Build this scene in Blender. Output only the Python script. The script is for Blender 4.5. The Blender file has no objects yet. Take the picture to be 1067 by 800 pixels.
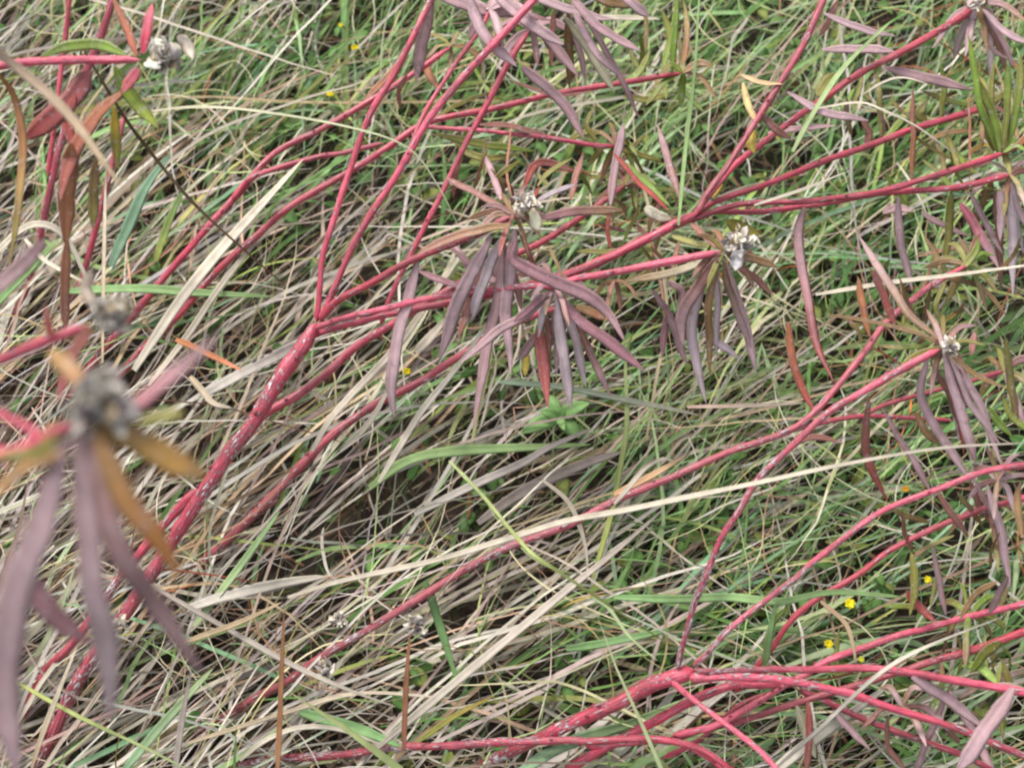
import bpy, math, random
import numpy as np
from mathutils import Vector, noise as mnoise
random.seed(11); rng = np.random.default_rng(11)
R = math.radians
scene = bpy.context.scene
COL = scene.collection

# ------------------------------------------------------------------ camera
PITCH = R(60); DG = 0.68; FPX = 1067 * 43.5 / 36
Fw = np.array([0, math.cos(PITCH), -math.sin(PITCH)]); Up = np.array([0, math.sin(PITCH), math.cos(PITCH)]); Rt = np.array([1., 0, 0])
CAM = -Fw * DG
cd = bpy.data.cameras.new('camera'); cam = bpy.data.objects.new('camera', cd); COL.objects.link(cam)
cam.location = CAM; cam.rotation_euler = (math.pi / 2 - PITCH, 0, 0)
cd.sensor_width = 36; cd.lens = 43.5; cd.clip_start = 0.01; cd.clip_end = 500
cd.dof.use_dof = True; cd.dof.focus_distance = 0.565; cd.dof.aperture_fstop = 43.5 / 3.8
scene.camera = cam

def P(px, py, hcm):
    """the point of the plane z = h that the photo's pixel shows"""
    d = Fw + (px - 533.5) / FPX * Rt + (400 - py) / FPX * Up
    t = (hcm / 100. - CAM[2]) / d[2]
    return CAM + d * t
def mpp(p):
    """metres per photo pixel at a point"""
    return float(np.dot(p - CAM, Fw)) / FPX
def pix(x, y):
    v = np.stack([x - CAM[0], y - CAM[1], np.full_like(x, -CAM[2])], -1)
    d = v @ Fw
    return 533.5 + (v @ Rt) / d * FPX, 400 - (v @ Up) / d * FPX

# ------------------------------------------------------------------ world, light
w = bpy.data.worlds.new('World'); scene.world = w; w.use_nodes = True
nt = w.node_tree; nt.nodes.clear()
sky = nt.nodes.new('ShaderNodeTexSky'); sky.sky_type = 'NISHITA'; sky.sun_disc = False
SUN_EL, SUN_AZ = R(58), R(-35)
sky.sun_elevation = SUN_EL; sky.sun_rotation = SUN_AZ; sky.dust_density = 4; sky.ozone_density = .6; sky.air_density = 1.2
hs = nt.nodes.new('ShaderNodeHueSaturation'); hs.inputs['Saturation'].default_value = .35
bg = nt.nodes.new('ShaderNodeBackground'); bg.inputs[1].default_value = 0.15
wo = nt.nodes.new('ShaderNodeOutputWorld')
nt.links.new(sky.outputs[0], hs.inputs['Color']); nt.links.new(hs.outputs[0], bg.inputs[0]); nt.links.new(bg.outputs[0], wo.inputs[0])
sd = bpy.data.lights.new('sun', 'SUN'); sd.energy = 1.8; sd.angle = R(18); sd.color = (1, .97, .92)
so = bpy.data.objects.new('sun', sd); COL.objects.link(so)
sdir = Vector((math.sin(SUN_AZ) * math.cos(SUN_EL), math.cos(SUN_AZ) * math.cos(SUN_EL), math.sin(SUN_EL)))
so.rotation_euler = sdir.to_track_quat('Z', 'Y').to_euler()
vs = scene.view_settings; vs.view_transform = 'Standard'; vs.look = 'None'; vs.gamma = 1; vs.exposure = 0.58; vs.use_curve_mapping = False
scene.cycles.filter_width = 2.2; scene.cycles.max_bounces = 6; scene.cycles.diffuse_bounces = 4; scene.cycles.transmission_bounces = 3; scene.cycles.glossy_bounces = 2

# ------------------------------------------------------------------ materials
def srgb(r, g, b):
    f = lambda c: (c / 255 / 12.92) if c / 255 <= .04045 else ((c / 255 + .055) / 1.055) ** 2.4
    return np.array([f(r), f(g), f(b)])
class N:
    def __init__(s, name):
        s.m = bpy.data.materials.new(name); s.m.use_nodes = True; s.t = s.m.node_tree; s.t.nodes.clear()
    def n(s, typ, **kw):
        x = s.t.nodes.new(typ)
        for k, v in kw.items():
            if k.startswith('i_'):
                key = k[2:]; key = int(key) if key.isdigit() else key
                x.inputs[key].default_value = v
            else: setattr(x, k, v)
        return x
    def l(s, a, b): s.t.links.new(a, b)
def ramp(nn, p0, p1):
    r = nn.n('ShaderNodeValToRGB'); r.color_ramp.elements[0].position = p0; r.color_ramp.elements[1].position = p1
    return r
def blade_mat(name, rough=.55, trans=.22, spec=.3, vein=.25, mottle=.35, scale=(30, 3), spots=False):
    nn = N(name)
    at = nn.n('ShaderNodeAttribute', attribute_name='Col'); uv = nn.n('ShaderNodeUVMap', uv_map='uv')
    mp = nn.n('ShaderNodeMapping'); mp.inputs['Scale'].default_value = (scale[0], scale[1], 1); nn.l(uv.outputs[0], mp.inputs[0])
    no = nn.n('ShaderNodeTexNoise'); no.inputs['Scale'].default_value = 1; no.inputs['Detail'].default_value = 3; nn.l(mp.outputs[0], no.inputs[0])
    tc = nn.n('ShaderNodeTexCoord'); n2 = nn.n('ShaderNodeTexNoise'); n2.inputs['Scale'].default_value = 160; n2.inputs['Detail'].default_value = 4
    nn.l(tc.outputs['Object'], n2.inputs[0])
    m1 = nn.n('ShaderNodeMath', operation='MULTIPLY_ADD', i_1=vein * 2, i_2=1 - vein); nn.l(no.outputs[0], m1.inputs[0])
    m2 = nn.n('ShaderNodeMath', operation='MULTIPLY_ADD', i_1=mottle * 2, i_2=1 - mottle); nn.l(n2.outputs[0], m2.inputs[0])
    m3 = nn.n('ShaderNodeMath', operation='MULTIPLY'); nn.l(m1.outputs[0], m3.inputs[0]); nn.l(m2.outputs[0], m3.inputs[1])
    vm = nn.n('ShaderNodeVectorMath', operation='SCALE'); nn.l(at.outputs['Color'], vm.inputs[0]); nn.l(m3.outputs[0], vm.inputs['Scale'])
    if spots:
        for sc_, a_, b_, cc, amt in ((260, .60, .74, (.16, .10, .08, 1), .4), (1000, .66, .71, (.62, .56, .52, 1), .7), (380, .60, .72, (.42, .36, .38, 1), .45)):
            n3 = nn.n('ShaderNodeTexNoise'); n3.inputs['Scale'].default_value = sc_; n3.inputs['Detail'].default_value = 2; nn.l(tc.outputs['Object'], n3.inputs[0])
            r3 = ramp(nn, a_, b_); r3.color_ramp.elements[1].color = (amt, amt, amt, 1); nn.l(n3.outputs[0], r3.inputs[0])
            mm = nn.n('ShaderNodeMix', data_type='RGBA'); nn.l(r3.outputs[0], mm.inputs[0]); nn.l(vm.outputs[0], mm.inputs[6]); mm.inputs[7].default_value = cc
            class _o: outputs = [mm.outputs[2]]
            vm = _o
    b = nn.n('ShaderNodeBsdfPrincipled'); b.inputs['Roughness'].default_value = rough; b.inputs['Specular IOR Level'].default_value = spec
    nn.l(vm.outputs[0], b.inputs['Base Color'])
    bp = nn.n('ShaderNodeBump'); bp.inputs['Strength'].default_value = .35; bp.inputs['Distance'].default_value = .0006
    nn.l(no.outputs[0], bp.inputs['Height']); nn.l(bp.outputs[0], b.inputs['Normal'])
    tr = nn.n('ShaderNodeBsdfTranslucent'); nn.l(vm.outputs[0], tr.inputs[0])
    mx = nn.n('ShaderNodeMixShader'); mx.inputs[0].default_value = trans; nn.l(b.outputs[0], mx.inputs[1]); nn.l(tr.outputs[0], mx.inputs[2])
    o = nn.n('ShaderNodeOutputMaterial'); nn.l(mx.outputs[0], o.inputs[0])
    return nn.m
M_GRASS = blade_mat('grass', .5, .25, .3)
M_STRAW = blade_mat('straw', .6, .12, .25, vein=.35)
M_LEAF = blade_mat('leaf', .45, .15, .5, vein=.2, mottle=.35, scale=(14, 3), spots=True)
M_HEAD = blade_mat('dry_head', .85, .05, .1, vein=.4, mottle=.6, scale=(20, 8))
M_PETAL = blade_mat('petal', .5, .25, .2, vein=.1, mottle=.1)

def stem_mat():
    nn = N('red_bark')
    at = nn.n('ShaderNodeAttribute', attribute_name='Col'); aw = nn.n('ShaderNodeAttribute', attribute_name='wear')
    uv = nn.n('ShaderNodeUVMap', uv_map='uv')          # u around in cm, v along in cm
    def noise(sx, sy, det=3, rough=.5):
        mp = nn.n('ShaderNodeMapping'); mp.inputs['Scale'].default_value = (sx, sy, 1); nn.l(uv.outputs[0], mp.inputs[0])
        x = nn.n('ShaderNodeTexNoise'); x.inputs['Scale'].default_value = 1; x.inputs['Detail'].default_value = det; x.inputs['Roughness'].default_value = rough
        nn.l(mp.outputs[0], x.inputs[0]); return x.outputs[0]
    big = noise(.9, .45, 2); fl = noise(12, 3.0, 4, .62); sp = noise(20, 12, 2); st = noise(13, .9, 4); md = noise(5, 2.4, 4, .6)
    # flakes
    a = nn.n('ShaderNodeMath', operation='MULTIPLY_ADD', i_1=.55, i_2=-.275); nn.l(big, a.inputs[0])
    b = nn.n('ShaderNodeMath', operation='ADD'); nn.l(fl, b.inputs[0]); nn.l(a.outputs[0], b.inputs[1])
    c = nn.n('ShaderNodeMath', operation='MULTIPLY_ADD', i_1=.24); nn.l(aw.outputs['Fac'], c.inputs[0]); nn.l(b.outputs[0], c.inputs[2])
    r1 = ramp(nn, .70, .73); nn.l(c.outputs[0], r1.inputs[0])
    r1b = ramp(nn, .64, .71); nn.l(c.outputs[0], r1b.inputs[0])
    # specks
    d = nn.n('ShaderNodeMath', operation='MULTIPLY_ADD', i_1=.05); nn.l(aw.outputs['Fac'], d.inputs[0]); nn.l(sp, d.inputs[2])
    r2 = ramp(nn, .69, .72); nn.l(d.outputs[0], r2.inputs[0])
    # red with lengthwise streaks
    s = nn.n('ShaderNodeMath', operation='MULTIPLY_ADD', i_1=1.1, i_2=.45); nn.l(st, s.inputs[0])
    vm = nn.n('ShaderNodeVectorMath', operation='SCALE'); nn.l(at.outputs['Color'], vm.inputs[0]); nn.l(s.outputs[0], vm.inputs['Scale'])
    def mix(fac, A, B):
        x = nn.n('ShaderNodeMix', data_type='RGBA'); nn.l(fac, x.inputs[0])
        nn.l(A, x.inputs[6]) if not isinstance(A, tuple) else setattr(x.inputs[6], 'default_value', A)
        nn.l(B, x.inputs[7]) if not isinstance(B, tuple) else setattr(x.inputs[7], 'default_value', B)
        return x.outputs[2]
    r5 = ramp(nn, .46, .66); nn.l(md, r5.inputs[0]); r6 = ramp(nn, .52, .72); nn.l(st, r6.inputs[0]); r6.color_ramp.elements[1].color = (.55, .55, .55, 1)
    r5.color_ramp.elements[1].color = (.55, .55, .55, 1)
    k0 = mix(r5.outputs[0], vm.outputs[0], (.13, .022, .035, 1)); k1 = mix(r6.outputs[0], k0, (.66, .25, .30, 1))
    c1 = mix(r1b.outputs[0], k1, (.10, .03, .04, 1))
    r3 = ramp(nn, .35, .7); nn.l(st, r3.inputs[0])
    pale = mix(r3.outputs[0], (.42, .36, .38, 1), (.9, .86, .84, 1))
    c2 = mix(r1.outputs[0], c1, pale); c3 = mix(r2.outputs[0], c2, (.62, .50, .50, 1))
    bs = nn.n('ShaderNodeBsdfPrincipled'); bs.inputs['Roughness'].default_value = .40; bs.inputs['Specular IOR Level'].default_value = .6; bs.inputs['Coat Weight'].default_value = .25; bs.inputs['Coat Roughness'].default_value = .3
    nn.l(c3, bs.inputs['Base Color'])
    ad = nn.n('ShaderNodeMath', operation='MULTIPLY_ADD', i_1=1.2); nn.l(r1.outputs[0], ad.inputs[0]); nn.l(st, ad.inputs[2])
    bp = nn.n('ShaderNodeBump'); bp.inputs['Strength'].default_value = .8; bp.inputs['Distance'].default_value = .0008
    nn.l(ad.outputs[0], bp.inputs['Height']); nn.l(bp.outputs[0], bs.inputs['Normal'])
    o = nn.n('ShaderNodeOutputMaterial'); nn.l(bs.outputs[0], o.inputs[0])
    return nn.m
M_STEM = stem_mat()
def soil_mat():
    nn = N('soil'); tc = nn.n('ShaderNodeTexCoord'); no = nn.n('ShaderNodeTexNoise'); no.inputs['Scale'].default_value = 60; no.inputs['Detail'].default_value = 8
    nn.l(tc.outputs['Object'], no.inputs[0]); r = nn.n('ShaderNodeValToRGB'); nn.l(no.outputs[0], r.inputs[0])
    r.color_ramp.elements[0].position = .35; r.color_ramp.elements[0].color = (.018, .013, .010, 1)
    r.color_ramp.elements[1].position = .7; r.color_ramp.elements[1].color = (.075, .052, .036, 1)
    b = nn.n('ShaderNodeBsdfPrincipled'); b.inputs['Roughness'].default_value = .95; nn.l(r.outputs[0], b.inputs['Base Color'])
    bp = nn.n('ShaderNodeBump'); bp.inputs['Distance'].default_value = .004; nn.l(no.outputs[0], bp.inputs['Height']); nn.l(bp.outputs[0], b.inputs['Normal'])
    o = nn.n('ShaderNodeOutputMaterial'); nn.l(b.outputs[0], o.inputs[0]); return nn.m

# ------------------------------------------------------------------ mesh assembly
class MB:
    def __init__(s): s.v = []; s.q = []; s.c = []; s.u = []; s.w = []; s.n = 0
    def add(s, v, q, c, u, w=None):
        v = np.asarray(v, float).reshape(-1, 3); k = len(v)
        s.v.append(v); s.q.append(np.asarray(q, int).reshape(-1, 4) + s.n)
        c = np.asarray(c, float); s.c.append(np.broadcast_to(c, (k, 3)) if c.ndim == 1 else c)
        s.u.append(np.asarray(u, float).reshape(-1, 2)); s.w.append(np.zeros(k) if w is None else np.broadcast_to(w, (k,))); s.n += k
    def build(s, name, mat, parent=None, origin=None):
        v = np.concatenate(s.v); q = np.concatenate(s.q); c = np.concatenate(s.c); u = np.concatenate(s.u); w = np.concatenate(s.w)
        if origin is not None: v = v - np.asarray(origin)
        me = bpy.data.meshes.new(name); me.vertices.add(len(v)); me.vertices.foreach_set('co', v.astype(np.float32).ravel())
        me.loops.add(q.size); me.loops.foreach_set('vertex_index', q.astype(np.int32).ravel())
        me.polygons.add(len(q)); me.polygons.foreach_set('loop_start', np.arange(0, q.size, 4, dtype=np.int32))
        me.polygons.foreach_set('use_smooth', np.ones(len(q), bool))
        a = me.attributes.new('Col', 'FLOAT_COLOR', 'POINT'); a.data.foreach_set('color', np.concatenate([np.clip(c, 0, 1), np.ones((len(c), 1))], 1).astype(np.float32).ravel())
        a = me.attributes.new('wear', 'FLOAT', 'POINT'); a.data.foreach_set('value', w.astype(np.float32))
        ul = me.uv_layers.new(name='uv'); ul.data.foreach_set('uv', u[q.ravel()].astype(np.float32).ravel())
        me.materials.append(mat); me.update(calc_edges=True); me.validate()
        o = bpy.data.objects.new(name, me); COL.objects.link(o)
        if origin is not None: o.location = origin
        if parent is not None:
            o.parent = parent
        return o
def world_origin(o):
    p = np.array(o.location, float)
    while o.parent: o = o.parent; p = p + np.array(o.location)
    return p
def build_child(mb, name, mat, parent):
    """mesh whose vertices are given in world space, parented without moving it"""
    po = world_origin(parent); mb.v = [v - po for v in mb.v]
    return mb.build(name, mat, parent)
def spline(pts, n):
    pts = np.asarray(pts, float)
    if len(pts) == 2: pts = np.array([pts[0], (pts[0] + pts[1]) / 2, pts[1]])
    p = np.concatenate([[2 * pts[0] - pts[1]], pts, [2 * pts[-1] - pts[-2]]])
    seg = np.linalg.norm(np.diff(pts[:, :3], axis=0), axis=1); cum = np.concatenate([[0], np.cumsum(seg)]); 
    s = np.linspace(0, cum[-1], n); k = np.clip(np.searchsorted(cum, s, side='right') - 1, 0, len(seg) - 1)
    t = ((s - cum[k]) / np.maximum(seg[k], 1e-9))[:, None]
    a, b, c, d = p[k], p[k + 1], p[k + 2], p[k + 3]
    return .5 * (2 * b + (c - a) * t + (2 * a - 5 * b + 4 * c - d) * t ** 2 + (3 * b - a - 3 * c + d) * t ** 3)
def nrm(a): return a / np.maximum(np.linalg.norm(a, axis=-1, keepdims=True), 1e-9)

def tube(mb, path, rad, col, wear=.3, seg=12, node_every=.022, lump=.15, caps=True):
    """path (n,3), rad (n), col (3) or (n,3)"""
    n = len(path); T = nrm(np.gradient(path, axis=0)); ref = np.array([.1, -.5, .86])
    S = nrm(np.cross(T, ref)); B = nrm(np.cross(S, T))
    L = np.concatenate([[0], np.cumsum(np.linalg.norm(np.diff(path, axis=0), axis=1))])
    a = np.linspace(0, 2 * np.pi, seg + 1)
    ph = random.random() * 50
    r = rad * (1 + .12 * np.exp(-(((L + ph) % node_every) - node_every / 2) ** 2 / (.0022 ** 2)))
    rr = np.empty((n, seg + 1))
    for i in range(n):
        for j in range(seg):
            q = (math.cos(a[j]) * 1.4, math.sin(a[j]) * 1.4, L[i] * 110 + ph)
            rr[i, j] = r[i] * (1 + lump * mnoise.noise(q))
        rr[i, seg] = rr[i, 0]
    v = path[:, None] + rr[..., None] * (np.cos(a)[None, :, None] * S[:, None] + np.sin(a)[None, :, None] * B[:, None])
    if caps: v[0] = path[0] + (v[0] - path[0]) * .05; v[-1] = path[-1] + (v[-1] - path[-1]) * .05
    idx = np.arange(n * (seg + 1)).reshape(n, seg + 1)
    q = np.stack([idx[:-1, :-1], idx[:-1, 1:], idx[1:, 1:], idx[1:, :-1]], -1).reshape(-1, 4)
    off = random.random() * 30
    uu = np.stack([np.broadcast_to(a[None] / (2 * np.pi) * 2 * np.pi * .28, (n, seg + 1)) + off, np.broadcast_to(L[:, None] * 100, (n, seg + 1)) + off], -1)
    col = np.asarray(col, float); col = np.broadcast_to(col if col.ndim == 2 else col[None], (n, 3))
    wear = np.broadcast_to(np.asarray(wear, float), (n,))
    mb.add(v.reshape(-1, 3), q, np.repeat(col, seg + 1, 0), uu.reshape(-1, 2), np.repeat(wear, seg + 1))

FACE = nrm(np.array([0., -.35, .93]))
def lamina(mb, path, hw, col, fold=.25, roll=0., thick=.00025, edge=None, mid=None, wav=0., face=FACE, speck=False):
    """a solid thin leaf or blade along path with half widths hw; closed ring of 8 per section"""
    n = len(path); T = nrm(np.gradient(path, axis=0)); S = nrm(np.cross(T, face)); Nn = nrm(np.cross(S, T))
    roll = np.broadcast_to(np.asarray(roll, float), (n,))[:, None]
    S, Nn = S * np.cos(roll) + Nn * np.sin(roll), Nn * np.cos(roll) - S * np.sin(roll)
    x = np.array([-1, -.5, 0, .5, 1, .5, 0, -.5]); up = np.array([1, .42, 0, .42, 1, .42, 0, .42]) * fold
    th = np.array([0, 0, 0, 0, 0, -1, -1.6, -1]) * thick
    hw = np.asarray(hw)[:, None]
    wv = wav * np.sin(np.linspace(0, random.uniform(9, 16), n) + random.random() * 6)[:, None] * hw * (np.abs(x) > .9) * np.sign(x)
    v = path[:, None] + (hw * x)[..., None] * S[:, None] + ((hw * up) + th + wv)[..., None] * Nn[:, None]
    idx = np.arange(n * 8).reshape(n, 8); nx = np.roll(idx, -1, 1)
    q = np.stack([idx[:-1], nx[:-1], nx[1:], idx[1:]], -1).reshape(-1, 4)
    caps = [[idx[0, 0], idx[0, 1], idx[0, 6], idx[0, 7]]]
    L = np.linspace(0, 1, n); off = random.random() * 40
    u = np.stack([np.broadcast_to((x * .5)[None], (n, 8)) + off, np.broadcast_to(L[:, None] * 6, (n, 8)) + off], -1)
    col = np.asarray(col, float); col = np.broadcast_to(col if col.ndim == 2 else col[None], (n, 3))
    c = np.repeat(col[:, None], 8, 1).copy()
    if edge is not None: c[:, [0, 4]] = c[:, [0, 4]] * .25 + np.asarray(edge) * .75
    if mid is not None: c[:, [2, 6]] = c[:, [2, 6]] * .35 + np.asarray(mid) * .65
    mb.add(v.reshape(-1, 3), q, c.reshape(-1, 3), u.reshape(-1, 2))

def things_props(o, label, cat, group=None, kind=None):
    o['label'] = label
    if cat: o['category'] = cat
    if group: o['group'] = group
    if kind: o['kind'] = kind

# ------------------------------------------------------------------ colours
MAUVE = srgb(154, 128, 131); MAUVE2 = srgb(144, 115, 117); GREYMV = srgb(156, 140, 143); DKMV = srgb(124, 86, 92)
BROWN = srgb(140, 92, 80); OLIVE = srgb(126, 122, 52); OLBR = srgb(134, 104, 66); ORNG = srgb(160, 104, 70); GREEN = srgb(112, 138, 44)
CORAL = srgb(180, 86, 80); REDBR = srgb(158, 70, 62); YELL = srgb(204, 180, 80); ROSE = srgb(188, 88, 104); GRYGN = srgb(146, 140, 116)
RED = srgb(198, 56, 84); DRED = srgb(154, 38, 60); PINK = srgb(224, 86, 114); BRED = srgb(180, 46, 64); OLDBR = srgb(124, 60, 56)

# ------------------------------------------------------------------ plants
def plant(label, base, group='red stemmed spurge plants'):
    e = bpy.data.objects.new('red_stemmed_plant', None); COL.objects.link(e); b = P(*base); b[2] = max(b[2], 0); e.location = b; e.empty_display_size = .01
    things_props(e, label, 'plant', group); return e
def stem(pl, pts, w0, w1, col=RED, col2=None, wear=.35, wear2=None, label=None, name='branch', n=None):
    p3 = np.array([P(*p) for p in pts]); L = np.linalg.norm(np.diff(p3, axis=0), axis=1).sum()
    n = n or max(10, int(L / .0032)); path = spline(p3, n)
    t = np.linspace(0, 1, n)
    ph = random.random() * 99; path = path + np.array([[mnoise.noise((ph, s * L * 30, 0)), mnoise.noise((ph, s * L * 30, 9)), mnoise.noise((ph, s * L * 30, 20))] for s in t]) * .0008
    d = np.array([mpp(p) for p in path]); rad = (.42 if name == 'main_stem' else .365) * d * (w0 * (1 - t) + w1 * t) * (1 - .45 * np.clip((t - .96) / .04, 0, 1)) * (1 + .28 * np.exp(-t * L / .005))
    col2 = col if col2 is None else col2; cc = col[None] * (1 - t[:, None]) + col2[None] * t[:, None]
    ph2 = random.random() * 99; var = np.array([1 + .28 * mnoise.noise((ph2, s * L * 60, 0)) for s in t])[:, None]; cc = cc * var; brn = np.clip([.15 + 1.1 * mnoise.noise((ph2, 7, s * L * 28)) for s in t], 0, .45)[:, None]; cc = cc * (1 - brn) + srgb(140, 62, 62) * brn
    wear2 = wear if wear2 is None else wear2
    mb = MB(); tube(mb, path, rad, cc, (wear * (1 - t) + wear2 * t) * .8)
    # raised peeling slivers of bark and small leaf scars
    Tn = nrm(np.gradient(path, axis=0)); wn = wear * (1 - t) + wear2 * t; cl = random.random() * 99
    for _ in range(int(L * 1500)):
        i = random.randrange(2, n - 3); 
        if random.random() > wn[i] ** 1.3 * (.35 + 1.6 * max(0, mnoise.noise((cl, t[i] * L * 40, 0)))): continue
        Sx = nrm(np.cross(Tn[i], np.array([.1, -.5, .86]))); Bx = np.cross(Sx, Tn[i]); a = random.uniform(0, 2 * math.pi); nd = Sx * math.cos(a) + Bx * math.sin(a)
        ln = random.choice([.0012, .0018, .0026, .0045]) * random.uniform(.7, 1.3); k = 6; q_ = np.linspace(0, 1, k)[:, None]; sw = np.cross(Tn[i], nd)
        pp = path[i] + nd * (rad[i] * 1.05 + .0002) + Tn[i] * ln * q_ + nd * .0007 * random.random() * q_ ** 2 + sw * ln * random.uniform(-.2, .2) * q_
        m0 = mb.n; lamina(mb, pp, random.uniform(.00014, .0004) * np.sin(np.pi * np.linspace(.12, .95, k)), srgb(214, 204, 200), fold=random.uniform(0, .4), face=nd, thick=.0001); mb.w[-1] = np.full(mb.n - m0, 2.5 if random.random() < .75 else -.2)
    for _ in range(int(L * 60)):
        i = random.randrange(2, n - 3); Sx = nrm(np.cross(Tn[i], np.array([.1, -.5, .86]))); Bx = np.cross(Sx, Tn[i]); a = random.uniform(0, 2 * math.pi); nd = Sx * math.cos(a) + Bx * math.sin(a)
        pp = np.array([path[i] + nd * rad[i] * .7 + Tn[i] * q for q in (-.0011, -.0005, 0, .0005, .0011)]) + nd * rad[i] * np.array([0, .34, .42, .3, 0])[:, None]
        m0 = mb.n; tube(mb, pp, rad[i] * np.array([.1, .26, .32, .26, .1]), cc[i] * random.choice([.35, .5, .7]), 0, seg=8, node_every=9); mb.w[-1] = np.full(mb.n - m0, 0.)
    o = build_child(mb, name, M_STEM, pl)
    if label: o['label'] = label
    return o
LBK = 1.5
def LBf(c): return LBK if (c[0] < c[2] * 2.1 and c[1] < c[0]) else 1.05
def leaf(br, pts, h0, h1, w, col, col2=None, edge=None, mid=None, fold=None, roll=None, face=None, wmax=.45, parent_name='leaf', label=None, mat=None, wav=.04):
    k = len(pts); hs_ = [h0 + (h1 - h0) * (i / (k - 1)) for i in range(k)]
    p3 = np.array([P(x, y, h) for (x, y), h in zip(pts, hs_)]); L = np.linalg.norm(np.diff(p3, axis=0), axis=1).sum()
    n = max(16, int(L / .0016)); path = spline(p3, n); t = np.linspace(0, 1, n)
    ph = random.random() * 99; sag = L * .02
    path = path + np.array([[mnoise.noise((ph, q * 3.2, 0)), mnoise.noise((ph, q * 3.2, 9)), mnoise.noise((ph, q * 3.2, 19))] for q in t]) * sag * np.sin(np.pi * t)[:, None]
    k0 = random.uniform(.2, .35); k1 = random.uniform(.62, .8)
    prof = (.3 + .7 * np.sin(np.clip(t / k0, 0, 1) * np.pi / 2)) * np.where(t < k1, 1, np.power(np.clip((1 - t) / (1 - k1), 0, 1), .72)); prof = np.maximum(prof, .10 * (1 - t) + .012)
    d = np.array([mpp(p) for p in path]); hw = .46 * w * d * prof * (1 + .03 * rng.normal(size=n))
    col2 = col if col2 is None else col2; col = np.clip(col * LBf(col), 0, .9); col2 = np.clip(col2 * LBf(col2), 0, .9); tt = np.clip((t - .3) / .5, 0, 1)[:, None]; cc = col[None] * (1 - tt) + col2[None] * tt
    cc = cc * random.uniform(.9, 1.1)
    ph = random.random() * 99
    cc = cc * np.array([1 + .22 * mnoise.noise((ph, s * 7, 0)) for s in t])[:, None]
    hw = hw * np.array([1 + .07 * mnoise.noise((ph, s * 7, 5)) for s in t])
    fold = random.uniform(.08, .3) if fold is None else fold
    roll = random.uniform(-.35, .35) if roll is None else roll
    f = FACE if face is None else nrm(np.array(face))
    mb = MB(); lamina(mb, path, hw, cc, fold=fold, roll=roll + np.linspace(-1, 1, n) * random.uniform(-.3, .3), edge=edge if edge is not None else cc.mean(0) * .8 + srgb(200, 170, 160) * .25,
                      mid=mid if mid is not None else cc.mean(0) * 1.45 + .02, wav=wav, face=f)
    o = build_child(mb, parent_name, mat or M_LEAF, br)
    if label: o['label'] = label
    return o
def seed_head(br, px, py, h, size_px, tone=1., label='grey dried seed head'):
    """withered whorl: crumpled bracts round a few shrunken capsules"""
    c = P(px, py, h); s = size_px * mpp(c) * .5; mb = MB(); rnd = random
    pal = [srgb(214, 206, 196), srgb(184, 176, 172), srgb(234, 224, 204), srgb(108, 94, 98), srgb(196, 176, 146)]; pal = [p_ * tone for p_ in pal]
    def grain(ctr, r, col):
        n, m = 7, 8; ph = rnd.random() * 40; ax = nrm(rng.normal(size=3)); 
        th = np.linspace(.02, np.pi - .02, n); a = np.linspace(0, 2 * np.pi, m + 1)
        v = []
        for t_ in th:
            for b_ in a:
                q = np.array([math.sin(t_) * math.cos(b_), math.sin(t_) * math.sin(b_), math.cos(t_)])
                rr = r * (1 + .5 * mnoise.noise((q * 1.8 + ph).tolist())) * (1 + .35 * abs(q @ ax))
                v.append(ctr + q * rr)
        idx = np.arange(n * (m + 1)).reshape(n, m + 1)
        q4 = np.stack([idx[:-1, :-1], idx[:-1, 1:], idx[1:, 1:], idx[1:, :-1]], -1).reshape(-1, 4)
        mb.add(v, q4, col * rnd.uniform(.7, 1.1), np.array([[rnd.random() * 9, rnd.random() * 9]] * len(v)))
    for i in range(5): grain(c + rng.normal(size=3) * s * .25, s * rnd.uniform(.14, .24), pal[rnd.choice([0, 1, 3, 3, 4])])
    for i in range(30):
        d = nrm(rng.normal(size=3) + np.array([0, .1, .35])); t2 = nrm(np.cross(d, rng.normal(size=3)))
        st = c + d * s * rnd.uniform(.1, .4); ln = s * rnd.uniform(.45, 1.0)
        pth = spline([st, st + d * ln * .5 + t2 * ln * rnd.uniform(-.1, .3), st + d * ln * .75 + t2 * ln * rnd.uniform(.1, .6)], 8)
        tt = np.linspace(0, 1, 8); hw = s * rnd.uniform(.16, .42) * np.clip(tt * 3 + .25, 0, 1) * (1 - tt ** 2 * .97)
        lamina(mb, pth, hw, pal[rnd.choice([0, 0, 1, 2, 2, 4])] * rnd.uniform(.8, 1.15), fold=rnd.uniform(-.2, .9), roll=rnd.uniform(-1.5, 1.5), wav=.3, thick=.0002)
    o = build_child(mb, 'seed_head', M_HEAD, br); o['label'] = label; return o

# ---- plant 1: the big one rising from the lower left
p1 = plant('tallest red stemmed plant forking from the lower left, with narrow mauve leaves', (30, 830, 0))
main = stem(p1, [(22, 850, 0), (40, 800, 2), (70, 732, 3.5), (88, 700, 4.3), (136, 630, 5.8), (160, 595, 6.6), (180, 562, 7.3), (212, 512, 8.4), (240, 470, 9.2), (267, 436, 10), (292, 392, 10.8), (317, 357, 11.3), (330, 336, 11.6)], 15, 19, DRED, RED, wear=.7, wear2=.5, name='main_stem')
stem(p1, [(5, 780, 2), (30, 730, 3), (50, 697, 4), (75, 672, 4.6), (118, 610, 5.8), (147, 575, 6.6), (172, 545, 7.2), (207, 508, 8.3)], 11, 13, BRED, RED, wear=.5)
b1 = stem(p1, [(330, 336, 11.6), (334, 300, 12.5), (337, 267, 13.3), (347, 235, 14), (366, 177, 15), (383, 127, 16), (409, 80, 17), (432, 35, 18), (449, 0, 18.5), (462, -25, 19)], 8, 10, PINK, RED, wear=.25)
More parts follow.
